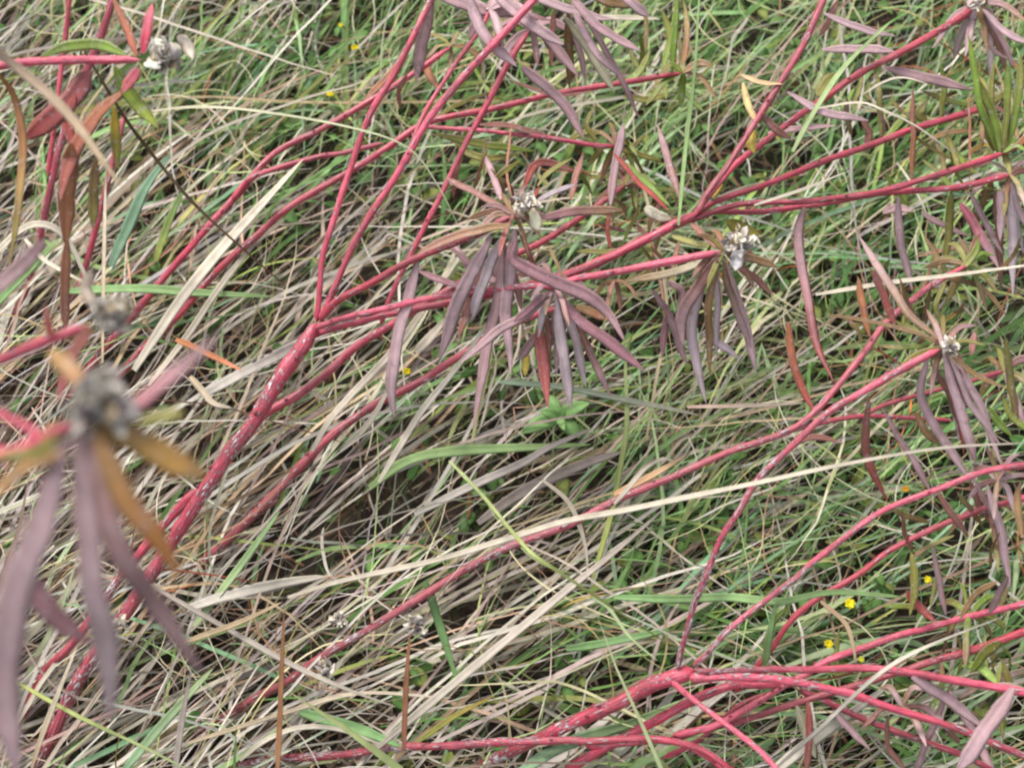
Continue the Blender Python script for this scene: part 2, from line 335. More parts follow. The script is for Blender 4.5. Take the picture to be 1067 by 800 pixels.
b2 = stem(p1, [(332, 336, 11.8), (345, 305, 12.5), (363, 267, 13.4), (386, 227, 14.4), (423, 167, 15.8), (449, 120, 16.8), (489, 73, 17.8), (539, 20, 19), (575, -20, 19.6)], 9, 11, PINK, PINK, wear=.3)
b2b = stem(p1, [(428, 157, 15.8), (443, 117, 16.3), (473, 70, 17), (499, 33, 17.8), (510, 10, 18)], 6, 6, PINK, RED, wear=.2)
b3 = stem(p1, [(396, 340, 9), (404, 317, 9.8), (417, 287, 10.6), (429, 265, 11), (453, 217, 12), (478, 165, 13), (503, 117, 14), (529, 67, 15), (553, 32, 15.6)], 7, 9, PINK, RED, wear=.2)
bd = stem(p1, [(333, 334, 12), (354, 312, 12.8), (387, 295, 13.6), (422, 275, 14.4), (462, 257, 15.2), (505, 241, 16.2), (533, 225, 16.8)], 10, 10, BRED, DRED, wear=.35)
e1 = stem(p1, [(328, 343, 11.8), (342, 337, 12), (375, 328, 12.6), (407, 320, 13), (440, 312, 13.4), (467, 308, 13.7), (500, 303, 14), (540, 299, 14.4), (577, 298, 14.8), (600, 291, 15), (640, 284, 15.5), (675, 277, 16), (715, 269, 16.4), (752, 262, 16.8)], 8, 11, PINK, PINK, wear=.3)
e2 = stem(p1, [(324, 352, 11), (335, 347, 11.2), (387, 333, 11.8), (417, 326, 12), (467, 315, 12.4), (520, 305, 12.6), (577, 290, 12.8), (625, 272, 13), (667, 253, 13.3), (700, 236, 13.6), (728, 222, 13.8)], 8, 14, RED, RED, wear=.3, wear2=.25)
e3 = stem(p1, [(267, 437, 9.2), (277, 430, 9.2), (312, 410, 9.3), (342, 387, 9.4), (372, 360, 9.4), (407, 339, 9.4), (450, 312, 9.4), (515, 275, 9.6), (560, 255, 9.8), (597, 232, 10), (628, 211, 10.4), (652, 193, 10.6)], 13, 8, RED, BRED, wear=.25)
g1 = stem(p1, [(726, 223, 13.8), (737, 200, 14), (760, 170, 14.4), (785, 130, 15), (811, 90, 15.6), (841, 40, 16.2), (858, 0, 16.6), (866, -25, 17)], 9, 10, DRED, DRED, wear=.1)
g2 = stem(p1, [(722, 226, 13.4), (740, 203, 13.4), (770, 168, 13.4), (820, 130, 13.6), (854, 106, 13.8), (901, 74, 14), (948, 50, 14.3), (998, 20, 14.6), (1018, 4, 14.8)], 8, 11, RED, BRED, wear=.2)
g3 = stem(p1, [(718, 228, 13), (744, 211, 12.6), (780, 198, 12.4), (821, 183, 12.2), (891, 157, 12), (944, 137, 12), (994, 122, 12), (1027, 112, 12)], 8, 10, RED, RED, wear=.2)
g4 = stem(p1, [(720, 229, 13.2), (771, 213, 13), (838, 210, 13), (898, 203, 13), (944, 193, 13), (994, 177, 13.1), (1046, 159, 13.3)], 8, 9, DRED, RED, wear=.2)
g5 = stem(p1, [(716, 232, 12.8), (744, 222, 12.6), (794, 220, 12.4), (851, 213, 12.4), (918, 202, 12.4), (994, 196, 12.6), (1053, 182, 12.8)], 8, 9, RED, RED, wear=.25)
# top whorl leaves (shoot that ends just above the frame)
for a in [([(485, -12), (506, 37), (539, 70)], 19.5, 17.5, 14, MAUVE), ([(512, -8), (556, 27), (588, 47)], 19, 18, 14, MAUVE), ([(543, 70), (583, 103), (609, 145)], 17.5, 15, 12, MAUVE2),
          ([(590, -8), (623, 28), (668, 54)], 19, 17, 12, MAUVE2), ([(597, 12), (623, 57), (645, 78)], 18, 16, 9, MAUVE), ([(556, 24), (575, 45), (603, 80)], 17.5, 15.5, 13, MAUVE2),
          ([(588, 18), (612, 50), (641, 97)], 17, 14, 12, GRYGN), ([(640, -14), (660, 5), (677, 18)], 17, 16, 12, MAUVE), ([(450, -6), (500, 9), (560, 17)], 18.5, 17.5, 14, MAUVE2),
          ([(540, -8), (580, 6), (620, 18), (640, 20)], 18, 17, 12, MAUVE), ([(500, 5), (530, 12), (575, 22)], 17, 16, 9, DKMV), ([(610, -10), (640, 4), (670, 0)], 16, 15, 12, OLBR)]:
    leaf(b2, *a)
leaf(b1, [(450, 0), (441, 40), (433, 86)], 18.4, 14, 15, MAUVE); leaf(b1, [(424, 78), (416, 95), (417, 115)], 12, 10, 5, BROWN)
leaf(b3, [(533, 85), (580, 100), (620, 95)], 14.5, 14, 5, BROWN); leaf(b3, [(500, 130), (535, 133), (585, 148)], 12, 11, 8, BROWN)
# centre head on bd
seed_head(bd, 548, 213, 17.2, 34, label='grey dried seed head with a pale torn bract')
leaf(bd, [(552, 222), (556, 228), (561, 240)], 17.6, 16.8, 16, srgb(205, 195, 168), fold=.1)
for a in [([(528, 242), (510, 275), (498, 310), (490, 337)], 16.4, 13, 12, GREYMV), ([(512, 246), (487, 295), (470, 335), (457, 377)], 16, 12, 16, MAUVE), ([(436, 270), (427, 310), (414, 357), (407, 400), (411, 435)], 14.6, 9.5, 15, MAUVE),
          ([(536, 240), (532, 280), (528, 325), (532, 390)], 16.6, 12, 15, MAUVE), ([(523, 262), (519, 310), (506, 375), (493, 447)], 16, 10, 13, MAUVE2), ([(537, 248), (536, 272), (582, 295), (628, 318), (652, 357)], 17, 14, 16, DKMV, MAUVE2),
          ([(437, 283), (470, 296), (505, 301)], 14.4, 14, 9, DKMV), ([(525, 217), (500, 204), (464, 185)], 16.6, 15.8, 9, BROWN), ([(560, 228), (600, 221), (650, 219)], 17, 16.5, 11, DKMV, OLBR),
          ([(556, 211), (578, 200), (600, 192)], 17.4, 17.2, 6, GREYMV), ([(522, 208), (514, 185), (505, 160)], 16, 15, 8, MAUVE2), ([(560, 194), (572, 180), (596, 165)], 15, 15, 6, OLIVE),
          ([(594, 208), (600, 185), (608, 158)], 14.5, 14, 8, BROWN), ([(468, 258), (488, 275), (500, 300)], 14.6, 13, 7, MAUVE2), ([(470, 250), (497, 285), (540, 300)], 14, 13.2, 10, MAUVE2),
          ([(533, 205), (528, 175), (533, 130)], 16, 16, 3, ORNG), ([(545, 195), (560, 170), (600, 178)], 14, 13, 9, REDBR, BROWN)]:
    leaf(bd, *a)
leaf(bd, [(532, 236), (505, 238), (470, 249), (433, 266)], 17.1, 15.8, 12, OLBR, BROWN, fold=.4, label='brown leaf lying along the stem')
leaf(bd, [(509, 290), (470, 330), (505, 296)][:2], 13.5, 12.2, 9, MAUVE2)
# whorl at node (577,300) on e1
for a in [([(578, 304), (608, 338), (640, 360), (671, 386)], 14.8, 13, 14, DKMV), ([(580, 308), (584, 350), (590, 390), (595, 427)], 14.6, 11, 13, GREYMV), ([(577, 306), (566, 325), (561, 352)], 14.6, 13, 9, GREYMV),
          ([(602, 338), (615, 368), (637, 414)], 13, 10, 9, BROWN, MAUVE2), ([(574, 306), (545, 330), (517, 346), (480, 378)], 14.6, 12.8, 10, MAUVE2), ([(572, 304), (555, 318), (535, 336)], 14.8, 14, 9, DKMV),
          ([(549, 366), (548, 380), (547, 392)], 10.5, 10, 8, YELL), ([(655, 255), (640, 262), (600, 262)], 11, 10.6, 6, OLIVE), ([(600, 320), (615, 325), (632, 333)], 12.4, 12, 12, OLBR, ORNG),
          ([(572, 255), (580, 275), (590, 292)], 14, 14.8, 4, OLBR), ([(563, 345), (555, 355), (540, 375)], 12, 11, 10, MAUVE2)]:
    leaf(e1, *a)
leaf(e1, [(561, 338), (564, 365), (571, 424)], 13.4, 11, 14, srgb(168, 92, 86), srgb(166, 86, 80), label='coral red leaf')
# head at the end of e1
seed_head(e1, 768, 254, 17.2, 40, label='pale ragged dried seed head')
leaf(e1, [(765, 262), (768, 270), (766, 282)], 17.4, 16.8, 15, srgb(170, 165, 165), fold=.1)
for a in [([(748, 268), (727, 298), (711, 328), (711, 362)], 16.8, 13, 14, BROWN, MAUVE), ([(735, 290), (722, 330), (726, 375), (736, 421)], 15.4, 11, 12, GREYMV), ([(750, 272), (738, 315), (739, 350), (740, 392)], 16.4, 12, 9, OLBR),
          ([(732, 347), (752, 360), (771, 374)], 12.8, 12, 9, GREYMV), ([(753, 272), (762, 308), (783, 363)], 16.6, 12.5, 10, OLBR, MAUVE), ([(680, 302), (700, 335), (716, 380)], 14.6, 11.6, 9, MAUVE2),
          ([(697, 318), (692, 345), (690, 374)], 13.6, 11.8, 8, DKMV), ([(758, 267), (785, 270), (810, 278)], 16.6, 15.8, 10, OLBR), ([(762, 275), (785, 288), (806, 308)], 16.2, 14.8, 8, BROWN),
          ([(720, 233), (735, 247), (752, 262)], 15.6, 16.8, 8, BROWN), ([(700, 246), (725, 254), (745, 258)], 14.6, 15.4, 9, OLIVE), ([(695, 293), (710, 305), (707, 330)], 14.5, 13, 9, MAUVE2)]:
    leaf(e1, *a)
leaf(e1, [(750, 266), (700, 284), (650, 294)], 16.2, 14.8, 10, GRYGN, OLBR, fold=.1)
# leaves on e3 / e2
for a in [([(636, 214), (641, 172), (650, 128)], 11.5, 13, 10, MAUVE2, MAUVE), ([(708, 207), (697, 170), (685, 130)], 13.4, 14, 9, BROWN, MAUVE2), ([(636, 214), (633, 240), (637, 262)], 11, 10, 5, REDBR)]:
    leaf(e3, *a)
leaf(e3, [(639, 160), (664, 188), (698, 221)], 13.5, 12.5, 7, REDBR); leaf(e3, [(648, 168), (672, 190), (699, 216)], 13, 12.6, 9, GREEN, label='fresh green leaf'); leaf(e3, [(590, 148), (610, 138), (635, 140)], 9, 9, 7, OLIVE)
leaf(e2, [(672, 216), (683, 224), (700, 229)], 14, 13.6, 13, srgb(166, 162, 142), fold=.15, wmax=.5)
# fan leaves
for a in [([(858, 14), (895, 30), (934, 38)], 16.4, 15.4, 9, MAUVE), ([(820, 96), (860, 118), (906, 126)], 15.2, 14, 10, MAUVE), ([(873, 0), (862, 25), (852, 40)], 16, 15, 7, BROWN), ([(795, 120), (808, 135), (825, 145)], 15, 14, 9, BROWN)]:
    leaf(g1, *a)
leaf(g1, [(774, 86), (779, 108), (791, 132)], 15.8, 15, 8, srgb(205, 178, 120), label='dry straw coloured leaf')
leaf(g1, [(772, 78), (790, 86), (816, 88)], 15.8, 15.8, 7, srgb(200, 165, 120)); leaf(g1, [(786, 136), (782, 148), (786, 160)], 14.6, 14, 12, YELL)
leaf(g1, [(740, 205), (747, 195), (752, 186)], 13, 12.8, 13, YELL); leaf(g1, [(757, 230), (775, 240), (792, 244)], 12, 11.6, 15, srgb(150, 140, 50))
for a in [([(1016, 12), (1001, 38), (994, 63)], 14.8, 12, 11, GREYMV), ([(1024, 10), (1045, 32), (1072, 46)], 14.8, 14, 10, MAUVE), ([(1026, 15), (1044, 42), (1056, 70)], 14.6, 12.8, 8, MAUVE2), ([(1019, 30), (1035, 52), (1050, 62)], 13.6, 12.5, 6, MAUVE2),
          ([(857, 52), (895, 51), (933, 54)], 13.6, 13.6, 10, MAUVE), ([(922, 71), (970, 82), (1013, 94)], 13.6, 12.8, 12, MAUVE2), ([(800, 139), (835, 134), (872, 131)], 13, 13, 9, MAUVE2), ([(852, 100), (862, 88), (872, 76)], 12.8, 12.6, 16, OLIVE), ([(1008, 6), (1020, -10), (1040, -20)], 15, 15, 8, MAUVE)]:
    leaf(g2, *a)
seed_head(g2, 1022, 2, 15.4, 22)
for a in [([(980, 124), (983, 90), (980, 60)], 11.6, 13, 8, OLIVE, GREEN), ([(918, 142), (917, 110), (914, 74)], 11.6, 13, 7, OLIVE), ([(950, 188), (951, 140), (951, 90)], 11, 13.4, 7, ORNG, BROWN), ([(1010, 188), (1010, 140), (1010, 92)], 12.6, 14, 3, ORNG),
          ([(900, 158), (905, 140), (897, 122)], 11, 12, 9, BROWN), ([(965, 127), (958, 118), (966, 106)], 11, 11.5, 12, OLIVE)]:
    leaf(g3, *a)
for a in [([(1042, 158), (1034, 118), (1012, 72)], 13.4, 16, 10, GREEN, OLIVE), ([(1045, 155), (1049, 110), (1050, 66)], 13.4, 16, 8, OLIVE, GREEN), ([(1040, 160), (1022, 110), (1009, 36)], 13.2, 17, 8, GREEN), ([(1052, 150), (1060, 110), (1064, 55)], 13.4, 16, 9, GREEN, OLIVE),
          ([(1036, 158), (1030, 130), (1036, 62)], 13, 15.6, 9, OLIVE), ([(1048, 160), (1066, 145), (1085, 110)], 13.2, 14, 8, ORNG), ([(1000, 178), (990, 150), (985, 135)], 12.6, 13.4, 8, OLIVE), ([(1020, 60), (1021, 80), (1030, 95)], 13, 14, 8, OLIVE)]:
    leaf(g4, *a, face=(0, -.9, .5))
for a in [([(936, 205), (936, 240), (943, 270), (951, 304)], 12.4, 9, 11, MAUVE), ([(991, 200), (988, 240), (982, 286)], 12.4, 9.4, 10, OLIVE), ([(1000, 212), (1020, 242), (1041, 280)], 12.4, 10, 13, ROSE, MAUVE), ([(1042, 196), (1043, 222), (1042, 252)], 12.8, 11, 10, MAUVE),
          ([(1054, 190), (1060, 215), (1070, 238)], 12.8, 11, 9, MAUVE), ([(960, 222), (985, 236), (1012, 247)], 11, 10, 8, MAUVE2), ([(1010, 200), (1025, 230), (1045, 265)], 11.8, 9.6, 8, MAUVE), ([(920, 222), (935, 217), (950, 220)], 10, 10, 10, MAUVE2), ([(1022, 240), (1018, 262), (1030, 272)], 9, 8, 12, GREEN)]:
    leaf(g5, *a)
leaf(g5, [(838, 216), (832, 250), (838, 300), (848, 350), (869, 399)], 12.6, 9, 12, MAUVE, CORAL * .7 + MAUVE * .1, edge=CORAL * .8, label='long hanging leaf, mauve above and red below')
leaf(g5, [(821, 336), (828, 385), (851, 434)], 9.5, 7, 10, ORNG, CORAL, label='orange red hanging leaf')

# ---- plant 2: the two long stems of the upper left
p2 = plant('red stemmed plant whose two long stems run side by side up from the left', (60, 480, 0))
a2 = stem(p2, [(70, 420, 1), (102, 372, 2.5), (122, 347, 4), (150, 315, 5.2), (187, 270, 6.2), (217, 235, 7), (250, 200, 7.6), (287, 160, 8.2), (330, 137, 8.6), (356, 123, 9), (399, 97, 9.4), (440, 70, 10), (470, 48, 10.4)], 11, 8, RED, RED, wear=.25)
stem(p2, [(240, 210, 7.5), (258, 188, 8), (283, 177, 8.2), (330, 163, 8.5), (356, 160, 8.6), (400, 150, 9)], 8, 7, RED, DRED, wear=.2)
a3 = stem(p2, [(60, 480, .5), (105, 418, 2.5), (150, 362, 4.5), (185, 330, 5.8), (215, 295, 6.8), (237, 272, 7.4), (267, 246, 8), (300, 217, 8.6), (356, 183, 9.4), (406, 153, 10), (440, 130, 10.4), (470, 122, 10.8), (503, 116, 11), (569, 100, 11.4), (629, 90, 11.8), (712, 76, 12)], 11, 8, BRED, RED, wear=.45, wear2=.15)
b5 = stem(p2, [(440, 131, 10.4), (470, 134, 10.8), (503, 136, 11), (550, 141, 11.2), (589, 147, 11.4), (622, 152, 11.5), (642, 152, 11.5)], 6, 7, PINK, RED, wear=.25)
leaf(a3, [(445, 128), (480, 108), (515, 95)], 10, 9.6, 5, OLIVE); leaf(a3, [(455, 140), (500, 150), (560, 158)], 9.8, 9.4, 9, OLIVE, GREEN)
leaf(a3, [(470, 145), (500, 165), (545, 160)], 9.4, 9, 9, OLIVE); leaf(a3, [(650, 100), (672, 104), (700, 98)], 10.5, 10, 9, OLIVE)
leaf(a3, [(645, 90), (666, 75), (678, 52)], 11, 11.6, 8, GREEN, OLIVE); leaf(a3, [(700, 76), (702, 40), (706, -6)], 12, 14, 9, GREEN); leaf(a3, [(690, 74), (698, 40), (690, 10)], 11.5, 13, 9, GREEN, OLIVE); leaf(a3, [(712, 70), (716, 30), (712, 0)], 12, 13, 7, ORNG, OLIVE)
leaf(b5, [(632, 150), (655, 158), (690, 168)], 11.4, 11, 7, OLIVE); leaf(b5, [(600, 146), (590, 165), (575, 180)], 11, 10, 8, GREEN); leaf(b5, [(622, 148), (612, 130), (620, 110)], 11.2, 12, 6, OLIVE)
leaf(a2, [(380, 105), (420, 62), (415, 80)][:2], 9, 9.4, 7, ORNG); leaf(a2, [(448, 62), (446, 75), (458, 95)], 9.6, 9, 9, ORNG)

# ---- plant 3: low shaded stem in the thatch
p3 = plant('half hidden dull red stemmed plant low in the straw, left of centre', (150, 650, 0))
stem(p3, [(150, 650, .3), (190, 605, 2.0), (240, 560, 3.6), (300, 500, 5.0), (342, 457, 5.8), (367, 437, 6), (392, 421, 6.3), (417, 408, 6.5), (442, 395, 6.6), (472, 375, 6.8), (530, 340, 7), (590, 318, 7.2)], 15, 9, OLDBR, RED, wear=.3)
stem(p3, [(200, 600, 2), (250, 548, 3), (290, 520, 3.4)], 12, 8, OLDBR, OLDBR, wear=.2)

# ---- plant 4: dark stems behind the top left leaves
p4 = plant('dark red stemmed plant behind the orange leaves of the top left corner', (5, 400, 0))
s1 = stem(p4, [(5, 385, .5), (12, 345, 2), (30, 292, 4), (48, 218, 6.5), (60, 160, 8), (75, 110, 9), (104, 40, 11), (118, 0, 12), (125, -25, 12.5)], 9, 11, DRED, DRED, wear=.45)
stem(p4, [(65, 340, 1), (80, 305, 3), (93, 263, 5), (107, 210, 6.6), (122, 150, 8), (131, 118, 8.6)], 9, 8, DRED, RED, wear=.3)
stem(p4, [(50, 185, 7), (58, 120, 8.6), (66, 55, 10), (70, 20, 11), (73, -20, 12)], 7, 7, RED, RED, wear=.2)

# ---- plant 5: lower centre clump
p5 = plant('many branched red stemmed plant spreading from a knot at the bottom centre', (470, 815, 0))
m5 = stem(p5, [(485, 815, 2), (506, 797, 3.4), (539, 780, 4.6), (589, 756, 6), (637, 735, 7.2), (675, 714, 8), (700, 706, 8.4), (724, 698, 8.6)], 12, 20, DRED, RED, wear=.75, wear2=.35, name='main_stem')
n2 = stem(p5, [(240, 800, 1.2), (280, 792, 2), (356, 785, 3.2), (416, 779, 4.2), (473, 776, 5), (523, 773, 5.6), (589, 770, 6), (615, 772, 6.2), (675, 769, 6.5), (720, 776, 6.6), (745, 788, 6.6), (768, 806, 6.6)], 12, 10, DRED, RED, wear=.75, wear2=.3)
n3 = stem(p5, [(575, 812, 3.5), (600, 795, 4.4), (637, 774, 5.4), (687, 748, 6.4), (725, 728, 7), (762, 715, 7.4), (790, 714, 7.4), (830, 713, 7.2)], 14, 12, RED, RED, wear=.4)
n4 = stem(p5, [(700, 765, 6), (740, 757, 6.4), (775, 740, 6.8), (820, 712, 7.4), (837, 704, 7.6), (860, 690, 7.8), (900, 675, 8), (940, 660, 8.3), (962, 655, 8.4), (1000, 645, 8.6), (1035, 637, 8.8), (1085, 625, 9)], 10, 9, PINK, PINK, wear=.25)
n5 = stem(p5, [(722, 697, 8.8), (740, 700, 8.9), (800, 697, 9), (850, 697, 9.1), (900, 696, 9.2), (950, 701, 9.3), (1000, 710, 9.4), (1067, 721, 9.5), (1090, 726, 9.5)], 9, 12, DRED, PINK, wear=.75, wear2=.1)
n6 = stem(p5, [(716, 706, 8.6), (730, 706, 8.7), (762, 704, 8.8), (812, 708, 9), (867, 719, 9), (892, 724, 9), (930, 738, 8.9), (975, 751, 8.8), (1010, 763, 8.6), (1050, 780, 8.4), (1100, 800, 8.2)], 12, 10, PINK, RED, wear=.4)
n7 = stem(p5, [(690, 775, 5.5), (720, 763, 6), (775, 750, 6.2), (815, 736, 6.6), (850, 726, 6.9), (882, 717, 7.2), (912, 707, 7.6), (950, 697, 8), (980, 687, 8.2), (1020, 675, 8.4), (1062, 660, 8.6), (1090, 652, 8.8)], 9, 11, DRED, BRED, wear=.45, wear2=.2)
n8 = stem(p5, [(830, 718, 6.8), (857, 728, 6.8), (892, 745, 6.8), (930, 760, 6.8), (970, 775, 6.6), (1005, 787, 6.5), (1040, 806, 6.4)], 10, 8, DRED, DRED, wear=.3)
n9 = stem(p5, [(698, 708, 9), (707, 716, 9.2), (732, 735, 9.8), (765, 760, 10.5), (790, 781, 11), (818, 812, 11.6)], 8, 8, PINK, PINK, wear=.25)
n10 = stem(p5, [(690, 790, 4.6), (730, 770, 5.2), (770, 735, 6), (800, 722, 6.4)], 8, 7, RED, RED, wear=.3)
n11 = stem(p5, [(610, 778, 5), (650, 775, 5.6), (700, 773, 5.8), (740, 790, 5.6), (760, 812, 5.4)], 10, 7, RED, RED, wear=.3)
u1 = stem(p5, [(706, 698, 8.8), (708, 683, 9.2), (717, 652, 10), (724, 628, 10.6), (735, 600, 11.2), (751, 560, 12), (771, 531, 12.7), (791, 498, 13.3), (824, 465, 14), (861, 431, 14.7), (898, 409, 15.2), (938, 385, 15.8), (980, 363, 16.4)], 8, 11, DRED, PINK, wear=.9, wear2=.2)
u2 = stem(p5, [(722, 694, 8.8), (735, 684, 9.2), (760, 655, 9.8), (790, 630, 10.3), (830, 600, 11), (844, 587, 11.2), (888, 553, 12), (920, 532, 12.3), (950, 520, 12.6), (985, 507, 13), (1025, 492, 13.4), (1067, 485, 13.6), (1095, 482, 13.8)], 8, 9, PINK, PINK, wear=.75, wear2=.2)
u3 = stem(p5, [(765, 722, 5), (785, 697, 6), (805, 674, 6.6), (825, 646, 7.2), (855, 622, 7.8), (895, 598, 8.4), (928, 573, 9), (975, 549, 9.6), (1020, 532, 10), (1062, 520, 10.4), (1090, 514, 10.6)], 8, 9, BRED, RED, wear=.2)
seed_head(u1, 990, 362, 16.6, 26)
for a in [([(978, 354), (920, 338), (861, 328)], 16.2, 15.2, 5, OLBR), ([(977, 352), (945, 325), (922, 290), (895, 246)], 16.2, 16.4, 9, OLBR, MAUVE2), ([(932, 338), (920, 307), (908, 280)], 14.6, 15.6, 9, REDBR, BROWN), ([(906, 350), (899, 320), (894, 288)], 13.6, 15, 9, ORNG),
          ([(972, 358), (955, 345), (932, 335)], 16, 15, 6, OLIVE), ([(968, 360), (935, 362), (915, 360)], 15.4, 14.6, 6, GREEN, OLBR), ([(966, 374), (959, 410), (975, 447), (1012, 502)], 16, 11.5, 11, MAUVE), ([(983, 366), (995, 410), (1010, 455), (1017, 485)], 16.4, 12.6, 12, MAUVE),
          ([(988, 370), (1012, 422), (1043, 464)], 16.4, 13, 10, MAUVE), ([(1000, 385), (1002, 430), (1004, 474)], 15, 12, 8, REDBR), ([(992, 372), (1020, 392), (1052, 406)], 16, 15, 7, OLBR), ([(905, 414), (902, 455), (909, 490), (926, 524)], 14.6, 10.5, 10, BROWN, REDBR),
          ([(919, 425), (942, 465), (971, 514)], 14.4, 10.8, 9, MAUVE2), ([(955, 430), (965, 450), (978, 462)], 12, 11, 9, OLBR), ([(1012, 370), (1016, 345), (1010, 385)][:2], 16, 16, 8, BROWN), ([(824, 462), (850, 455), (880, 462)], 13, 12, 8, BROWN),
          ([(1010, 500), (1022, 530), (1038, 552)], 11, 9, 9, BROWN), ([(1048, 354), (1053, 400), (1061, 444)], 15, 12, 10, OLIVE, OLBR), ([(1045, 415), (1055, 435), (1080, 455)], 13, 12, 9, OLIVE, GREEN), ([(1030, 425), (1040, 440), (1055, 455)], 11, 10, 10, GREEN)]:
    leaf(u1, *a)
for a in [([(950, 576), (953, 610), (948, 642)], 11, 9.5, 9, OLIVE), ([(972, 570), (978, 605), (986, 642)], 11.6, 9, 9, MAUVE2), ([(975, 510), (995, 540), (1010, 560)], 12, 10, 8, BROWN), ([(1065, 560), (1060, 520), (1064, 500)], 12, 13, 9, OLBR), ([(1050, 600), (1030, 640), (1000, 620)][:2], 12, 10, 9, MAUVE2)]:
    leaf(u2, *a)
for a in [([(950, 705), (985, 727), (1030, 762)], 9.4, 7.6, 13, MAUVE), ([(1042, 668), (1026, 680), (1010, 702)], 10, 8.6, 13, OLIVE, GREEN), ([(1045, 690), (1052, 720), (1042, 745)], 9.6, 8, 9, OLIVE)]: leaf(n5, *a)
leaf(n5, [(1056, 716), (1026, 764), (996, 806)], 12.5, 10.5, 18, MAUVE2, MAUVE, label='broad mauve leaf near the lower right corner')
for a in [([(842, 730), (843, 770), (839, 808)], 9, 7, 9, REDBR, BROWN), ([(868, 740), (888, 762), (908, 782)], 8, 7, 9, MAUVE2), ([(925, 745), (925, 775), (945, 805)], 8, 6, 7, BROWN), ([(985, 755), (1000, 775), (1010, 765)][:2], 8.4, 7, 7, BROWN), ([(830, 735), (850, 790), (830, 812)][:2], 8, 6, 12, GRYGN)]: leaf(n6, *a)
for a in [([(1000, 645), (1015, 620), (1040, 605)], 9.4, 10.5, 8, OLBR), ([(945, 615), (955, 630), (975, 648)], 10, 9, 10, REDBR), ([(820, 632), (802, 655), (798, 692)], 8.5, 6.5, 8, GREEN)]: leaf(n4, *a)

def whorl(br, px, py, h, cols, n, ln, w, a0=-180, a1=180):
    for k in range(n):
        a = R(a0 + (a1 - a0) * (k + random.uniform(.2, .8)) / n); l_ = ln * random.uniform(.6, 1.15); c_ = random.choice(cols)
        ex, ey = px + math.cos(a) * l_, py - math.sin(a) * l_; dr = random.uniform(4, 14)
        leaf(br, [(px, py), ((px + ex) / 2, (py + ey) / 2 - 3), (ex, ey + dr)], h, h + random.uniform(-2.4, .8), w * random.uniform(.7, 1.2), c_, random.choice(cols))
whorl(b3, 553, 30, 15.6, [MAUVE, MAUVE2, BROWN], 6, 45, 10); whorl(b2b, 510, 10, 18, [MAUVE, MAUVE2], 5, 40, 10)
whorl(e3, 652, 193, 10.6, [OLIVE, OLBR, BROWN, GREEN], 8, 42, 7); whorl(b5, 642, 152, 11.5, [OLIVE, GREEN, BROWN], 7, 36, 7)
whorl(a3, 712, 76, 12, [OLIVE, GREEN, OLBR], 6, 44, 8); whorl(a2, 470, 48, 10.4, [OLBR, BROWN, OLIVE], 5, 34, 7)
whorl(g3, 1027, 112, 12, [OLIVE, BROWN, MAUVE2], 6, 36, 7); whorl(g4, 1046, 159, 13.3, [OLIVE, GREEN, ORNG], 6, 40, 7, 0, 180); whorl(g5, 1053, 182, 12.8, [MAUVE, BROWN, OLIVE], 7, 42, 8)
whorl(g2, 1018, 4, 14.8, [MAUVE, MAUVE2, OLBR], 5, 50, 9, -160, 0)
whorl(u1, 982, 362, 16.2, [OLIVE, OLBR, BROWN, MAUVE2], 9, 46, 7); whorl(bd, 535, 224, 16.6, [BROWN, REDBR, OLBR, MAUVE2], 8, 40, 7); whorl(e1, 755, 262, 16.7, [BROWN, OLBR, OLIVE], 7, 38, 7); whorl(e1, 577, 299, 14.7, [BROWN, MAUVE2, OLBR, MAUVE], 7, 40, 7)
whorl(e1, 640, 292, 14.2, [BROWN, OLBR], 4, 30, 6, -160, -20)
whorl(n6, 940, 735, 7.6, [MAUVE, BROWN, OLBR], 5, 45, 8); whorl(n4, 1010, 640, 8.8, [OLBR, OLIVE, GREEN, BROWN], 7, 45, 8); whorl(n5, 1040, 712, 9, [OLIVE, GREEN, MAUVE2], 6, 45, 9); whorl(u2, 1040, 500, 12, [OLIVE, BROWN, OLBR, MAUVE], 7, 48, 8); whorl(u3, 1030, 530, 9.6, [OLIVE, OLBR, BROWN], 5, 50, 7)
for br, px_, py_, h_, k_ in ((bd, 530, 245, 15.8, 9), (e1, 578, 305, 14.2, 8), (e1, 745, 272, 15.8, 9), (u1, 985, 370, 15.6, 9), (g5, 1040, 190, 12, 8), (b2, 590, 5, 17, 8), (g2, 1020, 12, 14, 5), (u2, 1030, 500, 12.4, 5), (n5, 1000, 715, 8.6, 5)):
    for k in range(int(k_ * .55)):
        x0, y0 = px_ + random.uniform(-16, 16), py_ + random.uniform(-4, 8); sl = random.uniform(-.45, .55); ln = random.uniform(60, 135)
        c_ = random.choice([MAUVE, MAUVE2, GREYMV, BROWN, OLBR]); x1, y1 = x0 + sl * ln * .9, y0 + ln * .9
        leaf(br, [(x0, y0), ((x0 + x1) / 2 + sl * 8, (y0 + y1) / 2), (x1, y1)], h_ - random.uniform(0, 1.5), h_ - random.uniform(2.5, 5.5), random.uniform(7, 11), c_)
def sprays(br, px, py, h, n, rx, ry, cols, lo=26, hi=60, up=.75):
    for k in range(n):
        x0, y0 = px + random.gauss(0, rx), py + random.gauss(0, ry); ln = random.uniform(lo, hi); a = R(90 + random.gauss(0, 38)) if random.random() < up else R(random.uniform(180, 360))
        x1, y1 = x0 + math.cos(a) * ln, y0 - math.sin(a) * ln; b_ = random.uniform(-6, 6)
        leaf(br, [(x0, y0), ((x0 + x1) / 2 + b_, (y0 + y1) / 2), (x1, y1)], h - random.uniform(0, 2), h + random.uniform(-2, 2.5), random.uniform(3.5, 7), random.choice(cols), random.choice(cols))
GC = [OLIVE, OLBR, GREEN, srgb(150, 150, 84), BROWN]
